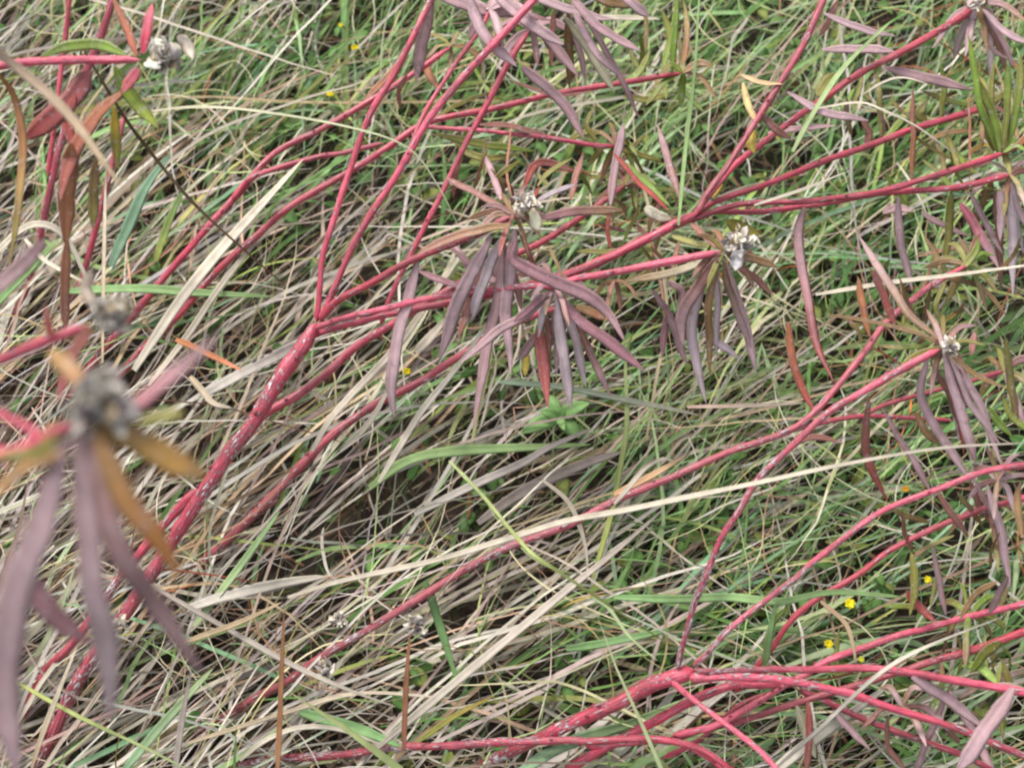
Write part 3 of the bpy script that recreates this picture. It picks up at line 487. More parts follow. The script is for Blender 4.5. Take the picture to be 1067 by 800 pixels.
sprays(e3, 650, 215, 10, 14, 32, 30, GC); sprays(g4, 1010, 150, 11.5, 13, 34, 34, [OLIVE, GREEN, GREEN, OLBR]); sprays(a3, 690, 70, 10, 8, 26, 20, [GREEN, OLIVE, OLBR]); sprays(g5, 985, 240, 9.5, 9, 38, 26, GC)
sprays(u1, 940, 335, 13, 10, 34, 20, [OLIVE, OLBR, BROWN]); sprays(u2, 990, 560, 9.5, 10, 40, 36, GC); sprays(n5, 1000, 700, 8, 9, 42, 22, GC); sprays(bd, 525, 215, 15, 9, 26, 14, [OLBR, BROWN, OLIVE, REDBR]); sprays(g3, 900, 110, 10.5, 7, 40, 24, [OLIVE, GREEN, MAUVE2]); sprays(e1, 690, 290, 14, 7, 40, 10, [OLBR, BROWN, OLIVE])
# ---- plant 6: long lone stem across the middle
p6 = plant('slender red stemmed plant with one long stem rising across the middle', (180, 775, 0))
hm = stem(p6, [(180, 775, 1), (230, 748, 2), (262, 730, 3), (300, 710, 4.2), (330, 688, 5), (375, 661, 5.8), (425, 630, 6.6), (467, 604, 7.2), (515, 577, 7.8), (552, 562, 8.2), (590, 549, 8.6), (625, 531, 9), (652, 517, 9.4), (711, 493, 10), (761, 470, 10.4), (821, 449, 11), (848, 430, 11.3), (864, 412, 11.5), (898, 371, 12), (924, 337, 12.4), (964, 304, 12.8), (1008, 276, 13.2)], 12, 9, OLDBR, PINK, wear=.4, wear2=.3)
stem(p6, [(822, 449, 10.8), (861, 440, 10.8), (905, 433, 10.8), (950, 434, 10.8), (992, 438, 10.8)], 7, 6, RED, RED, wear=.2)
h2 = stem(p6, [(898, 434, 10.6), (924, 421, 10.8), (971, 408, 11), (1010, 398, 11.2), (1046, 386, 11.4)], 6, 7, RED, DRED, wear=.15)
for a in [([(1008, 276), (985, 272), (960, 280)], 13, 12.4, 6, OLBR), ([(985, 290), (1020, 298), (1050, 330)], 12.4, 11, 6, OLBR), ([(1000, 282), (1015, 265), (1020, 248)], 13, 13.6, 9, OLIVE, GREEN), ([(985, 295), (975, 320), (985, 340)], 12, 11, 6, OLIVE)]: leaf(hm, *a)
whorl(hm, 1008, 277, 13, [OLIVE, OLBR, GREEN, BROWN], 8, 44, 7); whorl(h2, 1046, 387, 11.3, [OLIVE, MAUVE2, BROWN], 6, 44, 8); whorl(hm, 600, 545, 7, [OLBR], 1, 20, 5)
leaf(h2, [(1046, 388), (1060, 420), (1070, 450)], 11.4, 10, 9, MAUVE2)

# ---- plant 7: the out of focus one close to the lens
p7 = plant('blurred red stemmed plant leaning in from the left edge, nearest the camera', (-330, 640, 0))
f0 = stem(p7, [(-330, 640, 0), (-320, 600, 12), (-260, 540, 24), (-160, 500, 33), (-60, 480, 38), (0, 476, 39), (24, 470, 39.4), (46, 456, 39.8), (62, 448, 40), (80, 440, 40.2)], 20, 22, RED, PINK, wear=.1, name='main_stem')
f1 = stem(p7, [(-100, 385, 37.6), (-40, 408, 38.6), (0, 432, 39), (24, 443, 39.4), (46, 455, 39.7)], 10, 13, RED, PINK, wear=.1)
f2 = stem(p7, [(-190, 510, 30), (-120, 440, 32), (-40, 392, 33), (0, 376, 33.4), (45, 356, 33.8), (92, 338, 34)], 14, 15, RED, RED, wear=.15)
f3 = stem(p7, [(-300, 560, 14), (-260, 380, 19), (-180, 180, 23), (-90, 90, 24.5), (0, 69, 25), (67, 63, 25.4), (148, 63, 26)], 10, 12, RED, PINK, wear=.1)
seed_head(f0, 104, 425, 40.4, 90, tone=.74, label='large grey dried seed head'); seed_head(f2, 118, 326, 34.4, 54, tone=.7, label='grey dried seed head')
seed_head(f3, 172, 60, 26.4, 44, label='brown and cream dried seed head')
leaf(f3, [(185, 38), (194, 46), (201, 62)], 26.6, 26, 14, srgb(190, 176, 162), fold=.1); leaf(f3, [(158, 44), (166, 45), (176, 46)], 26.8, 26.6, 9, srgb(215, 205, 180), fold=.1)
leaf(f3, [(150, 68), (158, 68), (168, 71)], 26.8, 26.6, 9, srgb(215, 205, 180), fold=.1)
LBK = .98
for a in [([(72, 446), (40, 555), (14, 635), (6, 715), (18, 812)], 40, 36, 40, MAUVE, MAUVE), ([(82, 448), (94, 560), (106, 640), (113, 700), (117, 752)], 40, 36.5, 32, MAUVE2, GREYMV), ([(88, 446), (125, 568), (165, 630), (212, 704)], 40.2, 37, 30, BROWN * .5 + MAUVE * .5, MAUVE2),
          ([(100, 444), (130, 520), (165, 562), (190, 602)], 40.4, 38.6, 28, OLBR, srgb(176, 112, 44)), ([(104, 436), (160, 470), (216, 497)], 40.4, 39.4, 32, srgb(150, 116, 52), srgb(160, 120, 60)), ([(66, 470), (25, 488), (-15, 525)], 40, 39, 18, OLBR, srgb(168, 124, 62)),
          ([(20, 592), (52, 636), (95, 672)], 36, 35.2, 26, DKMV, DKMV), ([(52, 366), (74, 386), (92, 416)], 40, 40.2, 22, srgb(160, 124, 66), ORNG), ([(130, 432), (172, 398), (226, 352)], 40.4, 40.8, 18, ROSE * .5 + MAUVE * .5, MAUVE2), ([(145, 440), (168, 434), (192, 430)], 39, 39, 16, OLIVE),
          ([(54, 440), (48, 470), (40, 490)], 40, 39.6, 14, YELL * .5 + OLBR * .5), ([(64, 452), (40, 470), (-10, 476)], 40.4, 40, 12, OLIVE)]:
    leaf(f0, *a)
for a in [([(46, 252), (24, 276), (-14, 312)], 33, 32, 20, MAUVE2), ([(96, 342), (76, 372), (60, 420)], 33.8, 31.5, 20, BROWN, ROSE * .5 + BROWN * .5), ([(54, 352), (50, 335), (48, 318)], 34, 34.6, 9, REDBR), ([(100, 322), (88, 300), (96, 282)], 34.4, 34.8, 12, srgb(190, 170, 150))]:
    leaf(f2, *a)
LBK = 1.2
leaf(f3, [(130, 57), (100, 46), (70, 49), (42, 60)], 26, 25.4, 13, GREEN, GREEN, label='fresh green leaf arching over the stem'); leaf(f3, [(149, 56), (153, 34), (159, 3)], 26.2, 27, 12, RED * .8, ROSE)
for a in [([(143, 58), (130, 25), (116, -6)], 26, 27, 10, CORAL * .5 + ORNG * .5, ORNG), ([(145, 72), (138, 82), (126, 98)], 26, 25.5, 13, ROSE, CORAL), ([(126, 98), (100, 122), (76, 160), (62, 210)], 25.6, 22.5, 20, ORNG, CORAL * .6 + BROWN * .4), ([(94, 74), (78, 100), (55, 122), (24, 146)], 25, 23.4, 23, DKMV * .5 + REDBR * .5, REDBR),
          ([(120, 70), (133, 96), (165, 134)], 26, 24.6, 16, GREEN, srgb(140, 150, 30)), ([(119, 112), (121, 145), (123, 178)], 24.5, 22.6, 11, srgb(176, 150, 40), OLIVE), ([(75, 150), (72, 200), (68, 258)], 24, 20, 20, ORNG, ORNG), ([(78, 100), (72, 130), (80, 165)], 24.5, 23, 12, REDBR),
          ([(70, 250), (68, 300), (68, 345)], 21, 18, 11, ORNG, BROWN), ([(100, 165), (98, 200), (97, 240)], 22, 20, 12, OLBR, OLIVE), ([(0, 78), (16, 105), (24, 160), (18, 230), (8, 285)], 26, 21, 10, ORNG, OLIVE)]:
    leaf(f3, *a)

# ------------------------------------------------------------------ hand placed grass blades
STR = srgb(208, 196, 176); PAL = srgb(192, 182, 164); GRY = srgb(176, 170, 160); TAN = srgb(182, 160, 128); MVT = srgb(176, 162, 152)
GRN = srgb(130, 166, 108); LGN = srgb(160, 186, 124); TEAL = srgb(140, 172, 140); PGN = srgb(176, 190, 140); YGN = srgb(170, 176, 90); DOL = srgb(92, 80, 56)
def blade(label, pts, h0, h1, w, col, col2=None, hm=None, green=False, name=None, fold=.3, cat='grass blade', w_end=.35, group='single grass blades'):
    k = len(pts); t_ = np.linspace(0, 1, k)
    hs_ = h0 + (h1 - h0) * t_
    if hm is not None: hs_ = hs_ + (hm - (h0 + h1) / 2) * np.sin(np.pi * t_)
    p3 = np.array([P(x, y, h) for (x, y), h in zip(pts, hs_)]); L = np.linalg.norm(np.diff(p3, axis=0), axis=1).sum(); n = max(14, int(L / .004))
    path = spline(p3, n); t = np.linspace(0, 1, n); d = np.array([mpp(p) for p in path])
    ph = random.random() * 99
    prof = np.minimum(1, .55 + t * 3) * np.where(t < .55, 1, 1 - (1 - w_end) * (t - .55) / .45) * np.where(t > .93, np.sqrt(np.clip((1 - t) / .07, 0.02, 1)), 1)
    hw = .5 * w * d * prof * np.array([1 + .16 * mnoise.noise((ph, s * L * 60, 3)) for s in t])
    col2 = col * np.array([.95, .9, .85]) if col2 is None else col2
    cc = col[None] * (1 - t[:, None]) + col2[None] * t[:, None]; cc = cc * np.array([1 + .3 * mnoise.noise((ph, s * L * 50, 0)) for s in t])[:, None]
    mb = MB(); lamina(mb, path, hw, cc, fold=fold, roll=np.array([.7 * mnoise.noise((ph, s * 2.5, 7)) for s in t]), mid=cc.mean(0) * 1.15, wav=.05, thick=.0003)
    o = mb.build(name or ('grass_blade' if green else 'dry_grass_blade'), M_GRASS if green else M_STRAW, None, origin=path[0]); things_props(o, label, cat, group)
BL = [
 ('long cream straw blade crossing the picture from the straw mat to the right edge', [(300, 622), (356, 605), (456, 583), (523, 563), (589, 543), (649, 532), (711, 519), (794, 502), (878, 484), (978, 467), (1075, 461)], 9.6, 16.2, 6, STR, STR, 15, 0),
 ('thin cream blade crossing the upper right hanging leaves', [(850, 307), (925, 295), (1000, 286), (1080, 275)], 13, 14, 5, STR, STR, None, 0),
 ('pale green upright stalk left of the upper red fan', [(707, 235), (715, 150), (724, 70), (729, -12)], 14, 19, 4.5, LGN, LGN, None, 1),
 ('grey green blade crossing the second stem of the upper fan', [(826, 158), (845, 123), (880, 70), (930, 21)], 14, 16, 6, PGN, LGN, None, 1),
 ('wide tan straw bending from the middle down to the bottom stem', [(389, 782), (456, 726), (529, 666), (589, 616), (639, 576), (692, 530)], 6, 8, 9, PAL, MVT, 9, 0),
 ('thin yellow green stalk slanting down across the long cream blade', [(468, 480), (502, 515), (535, 555), (555, 577), (589, 600), (643, 636), (698, 672)], 9, 10, 4, PGN, YGN, 17, 1),
 ('fine forked green stem ending by the red knot', [(617, 622), (634, 633), (656, 663), (685, 688)], 10, 9.6, 3.5, PGN, PGN, None, 1),
 ('broad silver grey straw below the green herb', [(432, 536), (490, 507), (545, 482), (570, 467), (618, 446)], 5, 6.4, 9, GRY, MVT, 6.6, 0),
 ('broad light green blade lying level below the green herb', [(385, 508), (423, 481), (473, 470), (556, 466), (615, 463)], 5, 6, 11, LGN, LGN, 6.2, 1),
 ('pale sea green blade crossing behind the coral red leaf', [(520, 398), (582, 403), (645, 415), (728, 432)], 8, 8, 7, TEAL, PAL, 9, 1),
 ('yellow green stalk standing right of the green herb', [(617, 604), (637, 535), (646, 488), (653, 440), (652, 375), (660, 345)], 4, 11, 6, YGN, PGN, None, 1),
 ('white straw running down left from the centre mauve leaves', [(395, 502), (420, 460), (442, 425), (480, 378), (514, 329)], 7, 11.6, 7, STR, GRY, None, 0),
 ('cream straw passing behind the mauve leaf left of centre', [(325, 470), (350, 430), (404, 372), (425, 346), (452, 307), (486, 258)], 7, 9, 8, STR, STR, None, 0),
 ('second cream straw passing behind the forked red stem', [(355, 470), (385, 440), (408, 400)], 6, 8, 7, PAL, STR, None, 0),
 ('widest bleached straw beside the two long red stems', [(140, 386), (187, 315), (225, 267), (267, 220), (316, 166)], 7.6, 9, 12, PAL, STR, 9.4, 0),
 ('narrow bleached straw below the two long red stems', [(155, 402), (195, 350), (225, 305), (262, 258), (300, 225)], 6, 8, 7, STR, PAL, None, 0),
 ('cream straw bent into a hook at the left', [(-20, 275), (0, 260), (18, 243), (37, 234), (57, 238), (75, 257), (92, 295), (99, 314)], 12, 12, 8, STR, PAL, 15, 0),
 ('thin cream straw just under the hooked straw', [(26, 249), (45, 270), (68, 284), (92, 296)], 10, 10, 5, STR, STR, None, 0),
 ('thin upright straw left of the small blurred seed head', [(107, 378), (108, 305), (110, 200), (112, 170)], 10, 14, 4.5, TAN, STR, None, 0),
 ('level green blade crossing behind the two long red stems', [(66, 304), (140, 301), (205, 305), (285, 309)], 5.4, 6.6, 10, GRN, LGN, 6.6, 1),
 ('broad sea green blade in the upper left tuft', [(116, 278), (132, 240), (152, 196), (178, 160)], 6, 10, 12, TEAL, TEAL, None, 1),
 ('slanting green blade under the hooked straw', [(-8, 322), (28, 284), (62, 248)], 8, 10, 9, GRN, LGN, None, 1),
 ('olive blade standing in the upper left tuft', [(163, 272), (176, 232), (192, 196)], 6, 9, 9, YGN, GRN, None, 1),
 ('grey green blade rising from the bottom edge at lower left', [(128, 804), (175, 748), (222, 696)], 5, 7, 10, TEAL * .7 + GRN * .2, PGN, None, 1),
 ('green and white striped blade at the top of the straw mat', [(203, 652), (250, 590), (292, 532)], 6, 7, 8, PGN, GRN, None, 1),
 ('yellow green runner crossing the lower left corner', [(15, 709), (80, 745), (150, 778), (200, 804)], 8, 8, 4.5, YGN, PGN, 8.6, 1),
 ('upright mauve tinted straw at the bottom left edge', [(181, 812), (190, 750), (199, 698)], 7, 10, 7, MVT, MVT, None, 0),
 ('tan straw leaning between the lower left red stems', [(33, 800), (50, 750), (80, 674)], 7, 10, 6, TAN, STR, None, 0),
 ('orange brown dead spike at lower left of the straw mat', [(289, 806), (293, 720), (296, 638)], 8, 12, 6, srgb(160, 116, 80), srgb(150, 106, 76), None, 0),
 ('rusty dead spike standing before the bottom stem', [(421, 782), (423, 720), (427, 658)], 7, 10.6, 6, srgb(146, 98, 78), srgb(164, 118, 86), None, 0),
 ('golden straw across the left of the straw mat', [(192, 669), (250, 648), (294, 627)], 8, 8.4, 6, TAN, TAN, None, 0),
 ('mauve grey stalk slanting down right over the straw mat', [(156, 609), (225, 648), (300, 690), (355, 715), (412, 736)], 8.4, 6, 6, MVT, PAL, None, 0),
 ('thin golden straw lying low above the bottom stem', [(196, 774), (300, 741), (375, 722), (470, 727)], 5, 5, 5, TAN, STR, 6, 0),
 ('white arched straw just above the bottom stem', [(250, 792), (275, 772), (310, 758), (350, 759), (400, 776)], 4, 5, 5.5, STR, STR, 6, 0),
 ('short dark green blade just above the bottom stem', [(312, 741), (375, 760), (420, 778)], 4, 5, 12, GRN, GRN, None, 1),
 ('green blade leaning left of the dark hollow', [(443, 605), (458, 650), (477, 712)], 7, 4, 9, GRN, GRN * .9, None, 1),
 ('level green blade left of the red knot', [(590, 676), (640, 668), (700, 655)], 5, 5.6, 9, GRN, GRN, None, 1),
 ('long level green blade above the red knot', [(640, 622), (700, 624), (760, 622), (812, 627), (867, 617), (945, 622)], 9, 9.4, 9, GRN, LGN, 10, 1),
 ('upright green blade right of the red knot', [(796, 694), (801, 665), (808, 628)], 8.5, 11, 8, LGN, GRN, None, 1),
 ('thin grey straw crossing the lower right stems', [(808, 800), (850, 762), (912, 705), (960, 676), (1045, 642)], 8.6, 10.6, 4.4, GRY, STR, 11, 0),
 ('wide grey straw in the bottom right corner', [(795, 812), (845, 772), (892, 738), (925, 715)], 5.5, 6, 13, PAL, GRY, None, 0),
 ('white hair like stalk arching over the upper fan', [(853, 113), (895, 107), (920, 115), (955, 132), (994, 160)], 15, 14, 3, STR, STR, 16, 0),
 ('fine pale arched stalk above the white one in the upper fan', [(900, 98), (920, 86), (940, 81), (966, 87)], 15, 15, 2.6, STR, STR, None, 0),
 ('short white needle under the third stem of the upper fan', [(786, 214), (835, 198), (883, 179)], 13.6, 13.6, 3.5, STR, STR, None, 0),
 ('short cream straw near the top mauve leaves', [(620, 18), (650, 19), (688, 20)], 8, 8, 6, STR, STR, None, 0),
 ('pink cream level straw right of the middle leaves', [(716, 424), (770, 423), (836, 420)], 9, 9, 5, srgb(200, 168, 150), PAL, None, 0),
 ('thread thin white stalk arching through the upper left stems', [(158, 116), (200, 112), (260, 115), (356, 131), (423, 153), (456, 193), (481, 243)], 13, 14, 3, STR, PGN, 17, 0),
 ('blurred tan straw close to the camera in the top left corner', [(-20, 38), (0, 55), (67, 115), (127, 195)], 34, 31, 11, srgb(200, 176, 156), TAN, None, 0),
 ('dark wiry stalk slanting down from the top left leaves', [(86, 50), (125, 115), (150, 150), (200, 210), (256, 262), (300, 300)], 24, 13, 3.4, DOL, srgb(120, 90, 70), None, 0),
 ('curled orange dead blade left of the forked stem', [(183, 354), (205, 363), (252, 386)], 9, 8.4, 7, srgb(190, 130, 84), srgb(205, 130, 100), None, 0),
 ('curled tan dead leaf scrap left of the forked stem', [(198, 392), (212, 408), (222, 420), (242, 425)], 8, 7.6, 8, TAN, STR, None, 0),
 ('thick grey dead stalk left of the forked stem', [(215, 410), (267, 382), (322, 354), (370, 335)], 6, 6, 13, GRY, MVT, None, 0),
 ('thick grey dead stalk at the left of the straw mat', [(195, 634), (240, 620), (290, 608), (340, 600)], 6.4, 6, 13, GRY, PAL, None, 0),
 ('mauve brown flattened stalk in the middle hollow', [(498, 545), (540, 515), (600, 487), (650, 470)], 4, 4.6, 13, MVT * .8, MVT * .7, None, 0),
 ('thin looping cream straw above the middle hollow', [(640, 525), (655, 508), (672, 488), (690, 478), (702, 480)], 10, 10, 5, STR, STR, 11, 0),
 ('salmon straw lying along the middle red stem', [(640, 515), (680, 495), (715, 474)], 9, 10, 7, srgb(208, 160, 120), TAN, None, 0),
 ('cream strand dropping through the middle hollow', [(565, 500), (590, 520), (603, 545), (611, 575), (612, 604)], 8, 5, 5, STR, PAL, None, 0),
 ('short grey chopped straw beside the centre mauve leaves', [(433, 367), (450, 350), (466, 330)], 8, 8.6, 10, STR * .9, PAL, None, 0),
 ('olive dry blade left of the bottom stem', [(436, 772), (475, 745), (516, 724)], 5, 6, 6, YGN * .8, srgb(150, 120, 60), None, 0),
 ('thick pale green blade under the bottom main stem', [(530, 812), (590, 775), (660, 752), (735, 722)], 5, 5, 13, TEAL * .8, LGN, None, 1),
 ('pale curved stalk crossing the lower right flowers', [(855, 626), (880, 648), (888, 668), (892, 692)], 10, 9, 5, srgb(190, 160, 130), TAN, None, 0),
]
for lb, pts, h0, h1, w_, c1_, c2_, hm_, g_ in BL: blade(lb, pts, h0, h1, w_, c1_, c2_, hm_, bool(g_))

# ------------------------------------------------------------------ small herb, flowers, fluff
def oval_leaf(mb, base, tip, wd, col, fold=.2, n=12, roll=0., face=FACE):
    base = np.asarray(base, float); tip = np.asarray(tip, float); m = (base + tip) / 2 + np.array([0, 0, .12 * np.linalg.norm(tip - base)])
    path = spline([base, m, tip], n); t = np.linspace(0, 1, n); hw = wd * .5 * np.sin(np.pi * np.clip(t, .0, 1) ** .8) ** .7; hw = np.maximum(hw, wd * .05)
    lamina(mb, path, hw, col, fold=fold, roll=roll, mid=col * 1.35, face=face)
hb = bpy.data.objects.new('small_herb', None); COL.objects.link(hb); hb.location = P(579, 440, 0); things_props(hb, 'small bright green herb with oval leaves below the coral red leaf', 'herb')
hc = P(582, 436, 4.2); mb = MB(); tube(mb, spline([P(579, 440, 0), P(580, 440, 2.5), hc], 8), np.full(8, .0009), GRN, wear=0, seg=8); build_child(mb, 'stem', M_GRASS, hb)
for (tx, ty, h, wpx) in [(543, 451, 4.2, 17), (614, 420, 4.8, 16), (604, 456, 3.8, 17), (573, 412, 4.6, 15), (562, 428, 5, 12), (590, 424, 5, 10), (588, 448, 4.6, 10)]:
    mb = MB(); t_ = P(tx, ty, h); oval_leaf(mb, hc, t_, wpx * mpp(t_), srgb(150, 190, 118) * random.uniform(.85, 1.1)); build_child(mb, 'leaf', M_GRASS, hb)
FL = [(370, 51, 5, 11, 'yellow flower highest up among the top green grass'), (344, 99, 5, 10, 'yellow flower beside the upper left red stem'), (424, 388, 6.5, 12, 'yellow flower next to the long mauve leaf left of centre'),
      (885, 629, 9.6, 15, 'largest yellow flower, above the lower right stems'), (863, 671, 8, 13, 'yellow flower just above the level lower right stem'), (966, 604, 8.5, 11, 'yellow flower near the right edge below the curved red stem'),
      (943, 510, 6, 10, 'small orange yellow flower under the long cream blade'), (897, 687, 8.6, 9, 'greenish yellow bud touching the lower right stem'), (655, 3, 7, 8, 'tiny yellow flower at the top edge'), (355, 27, 5, 6, 'tiny yellow bud at the top left grass')]
for i, (fx, fy, h, s_, lb) in enumerate(FL):
    e = bpy.data.objects.new('yellow_flower', None); COL.objects.link(e); c = P(fx, fy, h); b0 = P(fx + random.uniform(-8, 8), fy + 6, 0); e.location = b0
    things_props(e, lb, 'flower', 'small yellow meadow flowers'); sz = s_ * mpp(c) * .44
    mb = MB(); tube(mb, spline([b0, (b0 + c) / 2 + np.array([.003, 0, 0]), c], 10), np.full(10, .0006), GRN, wear=0, seg=7); build_child(mb, 'stem', M_GRASS, e)
    yc = srgb(240, 222, 40) if i not in (7, 6) else (srgb(206, 206, 70) if i == 7 else srgb(230, 170, 50))
    for k in range(7):
        a = k / 7 * 2 * math.pi + random.uniform(-.2, .2); d = nrm(np.array([math.cos(a), math.sin(a) * .9 - .15, .45 + random.uniform(-.2, .3)]))
        mb = MB(); oval_leaf(mb, c, c + d * sz, sz * .95, yc * random.uniform(.8, 1.05), n=7, fold=.35, face=nrm(np.array([-d[0] * .5, -d[1] * .5 - .1, .8]))); build_child(mb, 'petal', M_PETAL, e)
for (fx, fy, h, s_, lb) in [(352, 645, 6, 22, 'white crumbled flower head on the straw above the long red stem'), (341, 697, 6, 26, 'white crumbled flower head beside the long red stem'), (432, 652, 5.5, 30, 'grey withered flower head above the rusty spike'), (124, 652, 8, 26, 'dark grey withered flower head between the lower left leaves')]:
    e = bpy.data.objects.new('withered_flower_head', None); COL.objects.link(e); e.location = P(fx, fy, h); things_props(e, lb, 'dead flower', 'fallen dead flower heads'); seed_head(e, fx, fy, h, s_, label='crumpled dry bracts')

# ------------------------------------------------------------------ ground
gm = MB(); n = 121; gx = np.linspace(-1.6, 1.6, n); gy = np.linspace(-1.4, 1.8, n); X, Y = np.meshgrid(gx, gy)
Z = np.array([[mnoise.fractal((x * 9, y * 9, 0), 1, 2, 4) for x in gx] for y in gy]) * .006 - .006
idx = np.arange(n * n).reshape(n, n); q = np.stack([idx[:-1, :-1], idx[:-1, 1:], idx[1:, 1:], idx[1:, :-1]], -1).reshape(-1, 4)
gm.add(np.stack([X, Y, Z], -1).reshape(-1, 3), q, np.array([.1, .08, .06]), np.zeros((n * n, 2)))
# skirt out to the horizon
o4 = [[-200, -200, -.02], [200, -200, -.02], [200, 200, -.02], [-200, 200, -.02]]
gm.add(o4, [[0, 1, 2, 3]], np.array([.1, .08, .06]), np.zeros((4, 2)))
g = gm.build('ground', soil_mat()); g['kind'] = 'structure'; g['label'] = 'dark soil under the grass'

# ------------------------------------------------------------------ random grass (uncountable)
def ss(x, a, b): t = np.clip((x - a) / (b - a), 0, 1); return t * t * (3 - 2 * t)
def vnoise(x, y, f, s): return np.array([mnoise.noise((a * f, b * f, s)) for a, b in zip(x, y)])
def dryness(px, py):
    d = .62 - .0009 * (px - 400) + .0009 * (py - 400)
    d = d + .28 * np.exp(-((px - 330) ** 2 / 260 ** 2 + (py - 640) ** 2 / 200 ** 2)) - .40 * np.exp(-((px - 480) ** 2 / 200 ** 2 + (py - 60) ** 2 / 120 ** 2)) - .25 * np.exp(-((px - 880) ** 2 / 200 ** 2 + (py - 640) ** 2 / 130 ** 2))
    d = d - .2 * np.exp(-((px - 560) ** 2 / 120 ** 2 + (py - 450) ** 2 / 70 ** 2))
    return np.clip(d, .08, 1)
def orient(px, py):
    """usual lie of the grass as an image angle in degrees"""
    a = np.interp(px, [0, 250, 500, 800, 1067], [50, 46, 33, 30, 35]); a = a + np.interp(py, [0, 300, 600, 800], [18, 6, -6, -18]); return a
def field(N_, region, Lr, Wr, z0, phi0, phi1, spread, colf, nseg=10, kink=.2, curl=.6, fold=.3, keep=None, dirf=None, zmax=.06, back=.5, tuft=None, hole=True):
    """N_ blades as one array of ribbons; returns verts etc."""
    tid = np.arange(N_)
    if tuft:
        nt_ = max(1, N_ // tuft[0]); tid = rng.integers(0, nt_, N_); tx = rng.uniform(region[0], region[1], nt_); ty = rng.uniform(region[2], region[3], nt_)
        x = tx[tid] + rng.normal(0, tuft[1], N_); y = ty[tid] + rng.normal(0, tuft[1], N_)
    else:
        x = rng.uniform(region[0], region[1], N_); y = rng.uniform(region[2], region[3], N_)
    px, py = pix(x, y); ntid = int(tid.max()) + 1; tj = rng.normal(0, 1, ntid); tb = rng.random(ntid); tph = rng.uniform(-.12, .15, ntid); tl = rng.uniform(.75, 1.15, ntid)
    if keep is not None:
        k = rng.random(N_) < keep(px, py, x, y); x, y, px, py, tid = x[k], y[k], px[k], py[k], tid[k]
    m = len(x); L = rng.uniform(Lr[0], Lr[1], m) * (tl[tid] if tuft else rng.uniform(.6, 1, m)); W = rng.uniform(Wr[0], Wr[1], m) / 2
    al = np.radians((dirf or orient)(px, py)) + rng.normal(0, 1, m) * spread
    al = al + (tj[tid] * .22 if tuft else 0); al = np.where(tb[tid] < back, al + np.pi, al)
    th = np.arctan2(np.sin(al) / .87, np.cos(al))
    f0 = rng.uniform(*phi0, m) + (tph[tid] if tuft else 0); f1 = rng.uniform(*phi1, m); cv = rng.normal(0, curl, m)
    ks = rng.uniform(.3, .85, m); kk = np.where(rng.random(m) < kink, rng.normal(0, 1.1, m), 0)
    s = np.linspace(0, 1, nseg); step = (L / (nseg - 1))[:, None]
    TH = th[:, None] + cv[:, None] * s[None] + kk[:, None] * (s[None] > ks[:, None]) + np.cumsum(rng.normal(0, .07, (m, nseg)), 1)
    PH = f0[:, None] + (f1 - f0)[:, None] * s[None] - .8 * np.abs(kk)[:, None] * (s[None] > ks[:, None]) * .4
    dx = np.cos(PH) * np.cos(TH) * step; dy = np.cos(PH) * np.sin(TH) * step; dz = np.sin(PH) * step
    z_0 = rng.uniform(*z0, m)
    # centre lodged blades on their base point so that they cross the frame's edge evenly
    PX = x[:, None] + np.cumsum(dx, 1) - dx[:, :1]; PY = y[:, None] + np.cumsum(dy, 1) - dy[:, :1]; PZ = z_0[:, None] + np.cumsum(dz, 1) - dz[:, :1]
    fl = (rng.uniform(.002, .012, m))[:, None]; PZ = np.where(PZ < fl, fl + (PZ - fl) * .05, PZ); PZ = zmax * np.tanh(PZ / zmax) if zmax else PZ
    if hole:
        ok = np.ones(m, bool)
        for f_ in (.45, .8):
            j_ = int(f_ * (nseg - 1)); a_, b_ = pix(PX[:, j_], PY[:, j_]); ok &= rng.random(m) < (.17 + .83 * clump(a_, b_, PX[:, j_], PY[:, j_])) / (1.0 if zmax and zmax > .03 else .5)
        PX, PY, PZ, W, px, py = PX[ok], PY[ok], PZ[ok], W[ok], px[ok], py[ok]; m = len(PX)
    path = np.stack([PX, PY, PZ], -1)
    T = nrm(np.gradient(path, axis=1)); S = nrm(np.cross(T, np.array([0, 0, 1.]) + rng.normal(0, .35, (m, 1, 3)))); Nn = np.cross(S, T)
    rl = (rng.normal(0, .5, m)[:, None] + rng.normal(0, .8, m)[:, None] * s[None])[..., None]
    S, Nn = S * np.cos(rl) + Nn * np.sin(rl), Nn * np.cos(rl) - S * np.sin(rl)
    prof = np.minimum(1, .5 + 2.5 * s) * np.where(s < .5, 1, (1 - ((s - .5) / .5) ** 1.6 * .95)); hw = (W[:, None] * prof[None])[..., None]
    fo = (rng.uniform(-.2, 1, m) * fold)[:, None, None]
    v = np.stack([path - S * hw + Nn * hw * fo, path, path + S * hw + Nn * hw * fo], 2)      # m,nseg,3,3
    idx = np.arange(m * nseg * 3).reshape(m, nseg, 3)
    q = np.concatenate([np.stack([idx[:, :-1, j], idx[:, :-1, j + 1], idx[:, 1:, j + 1], idx[:, 1:, j]], -1).reshape(-1, 4) for j in (0, 1)])
    c = colf(m, px, py, s)                                                                       # m,nseg,3
    c = np.repeat(c[:, :, None], 3, 2).copy(); c[:, :, 1] *= 1.12
    off = rng.uniform(0, 50, (m, 1, 1)); u = np.stack([np.broadcast_to(np.array([-.5, 0, .5])[None, None], (m, nseg, 3)) + off, np.broadcast_to((s * 6)[None, :, None], (m, nseg, 3)) + off], -1)
    return v.reshape(-1, 3), q, c.reshape(-1, 3), u.reshape(-1, 2)
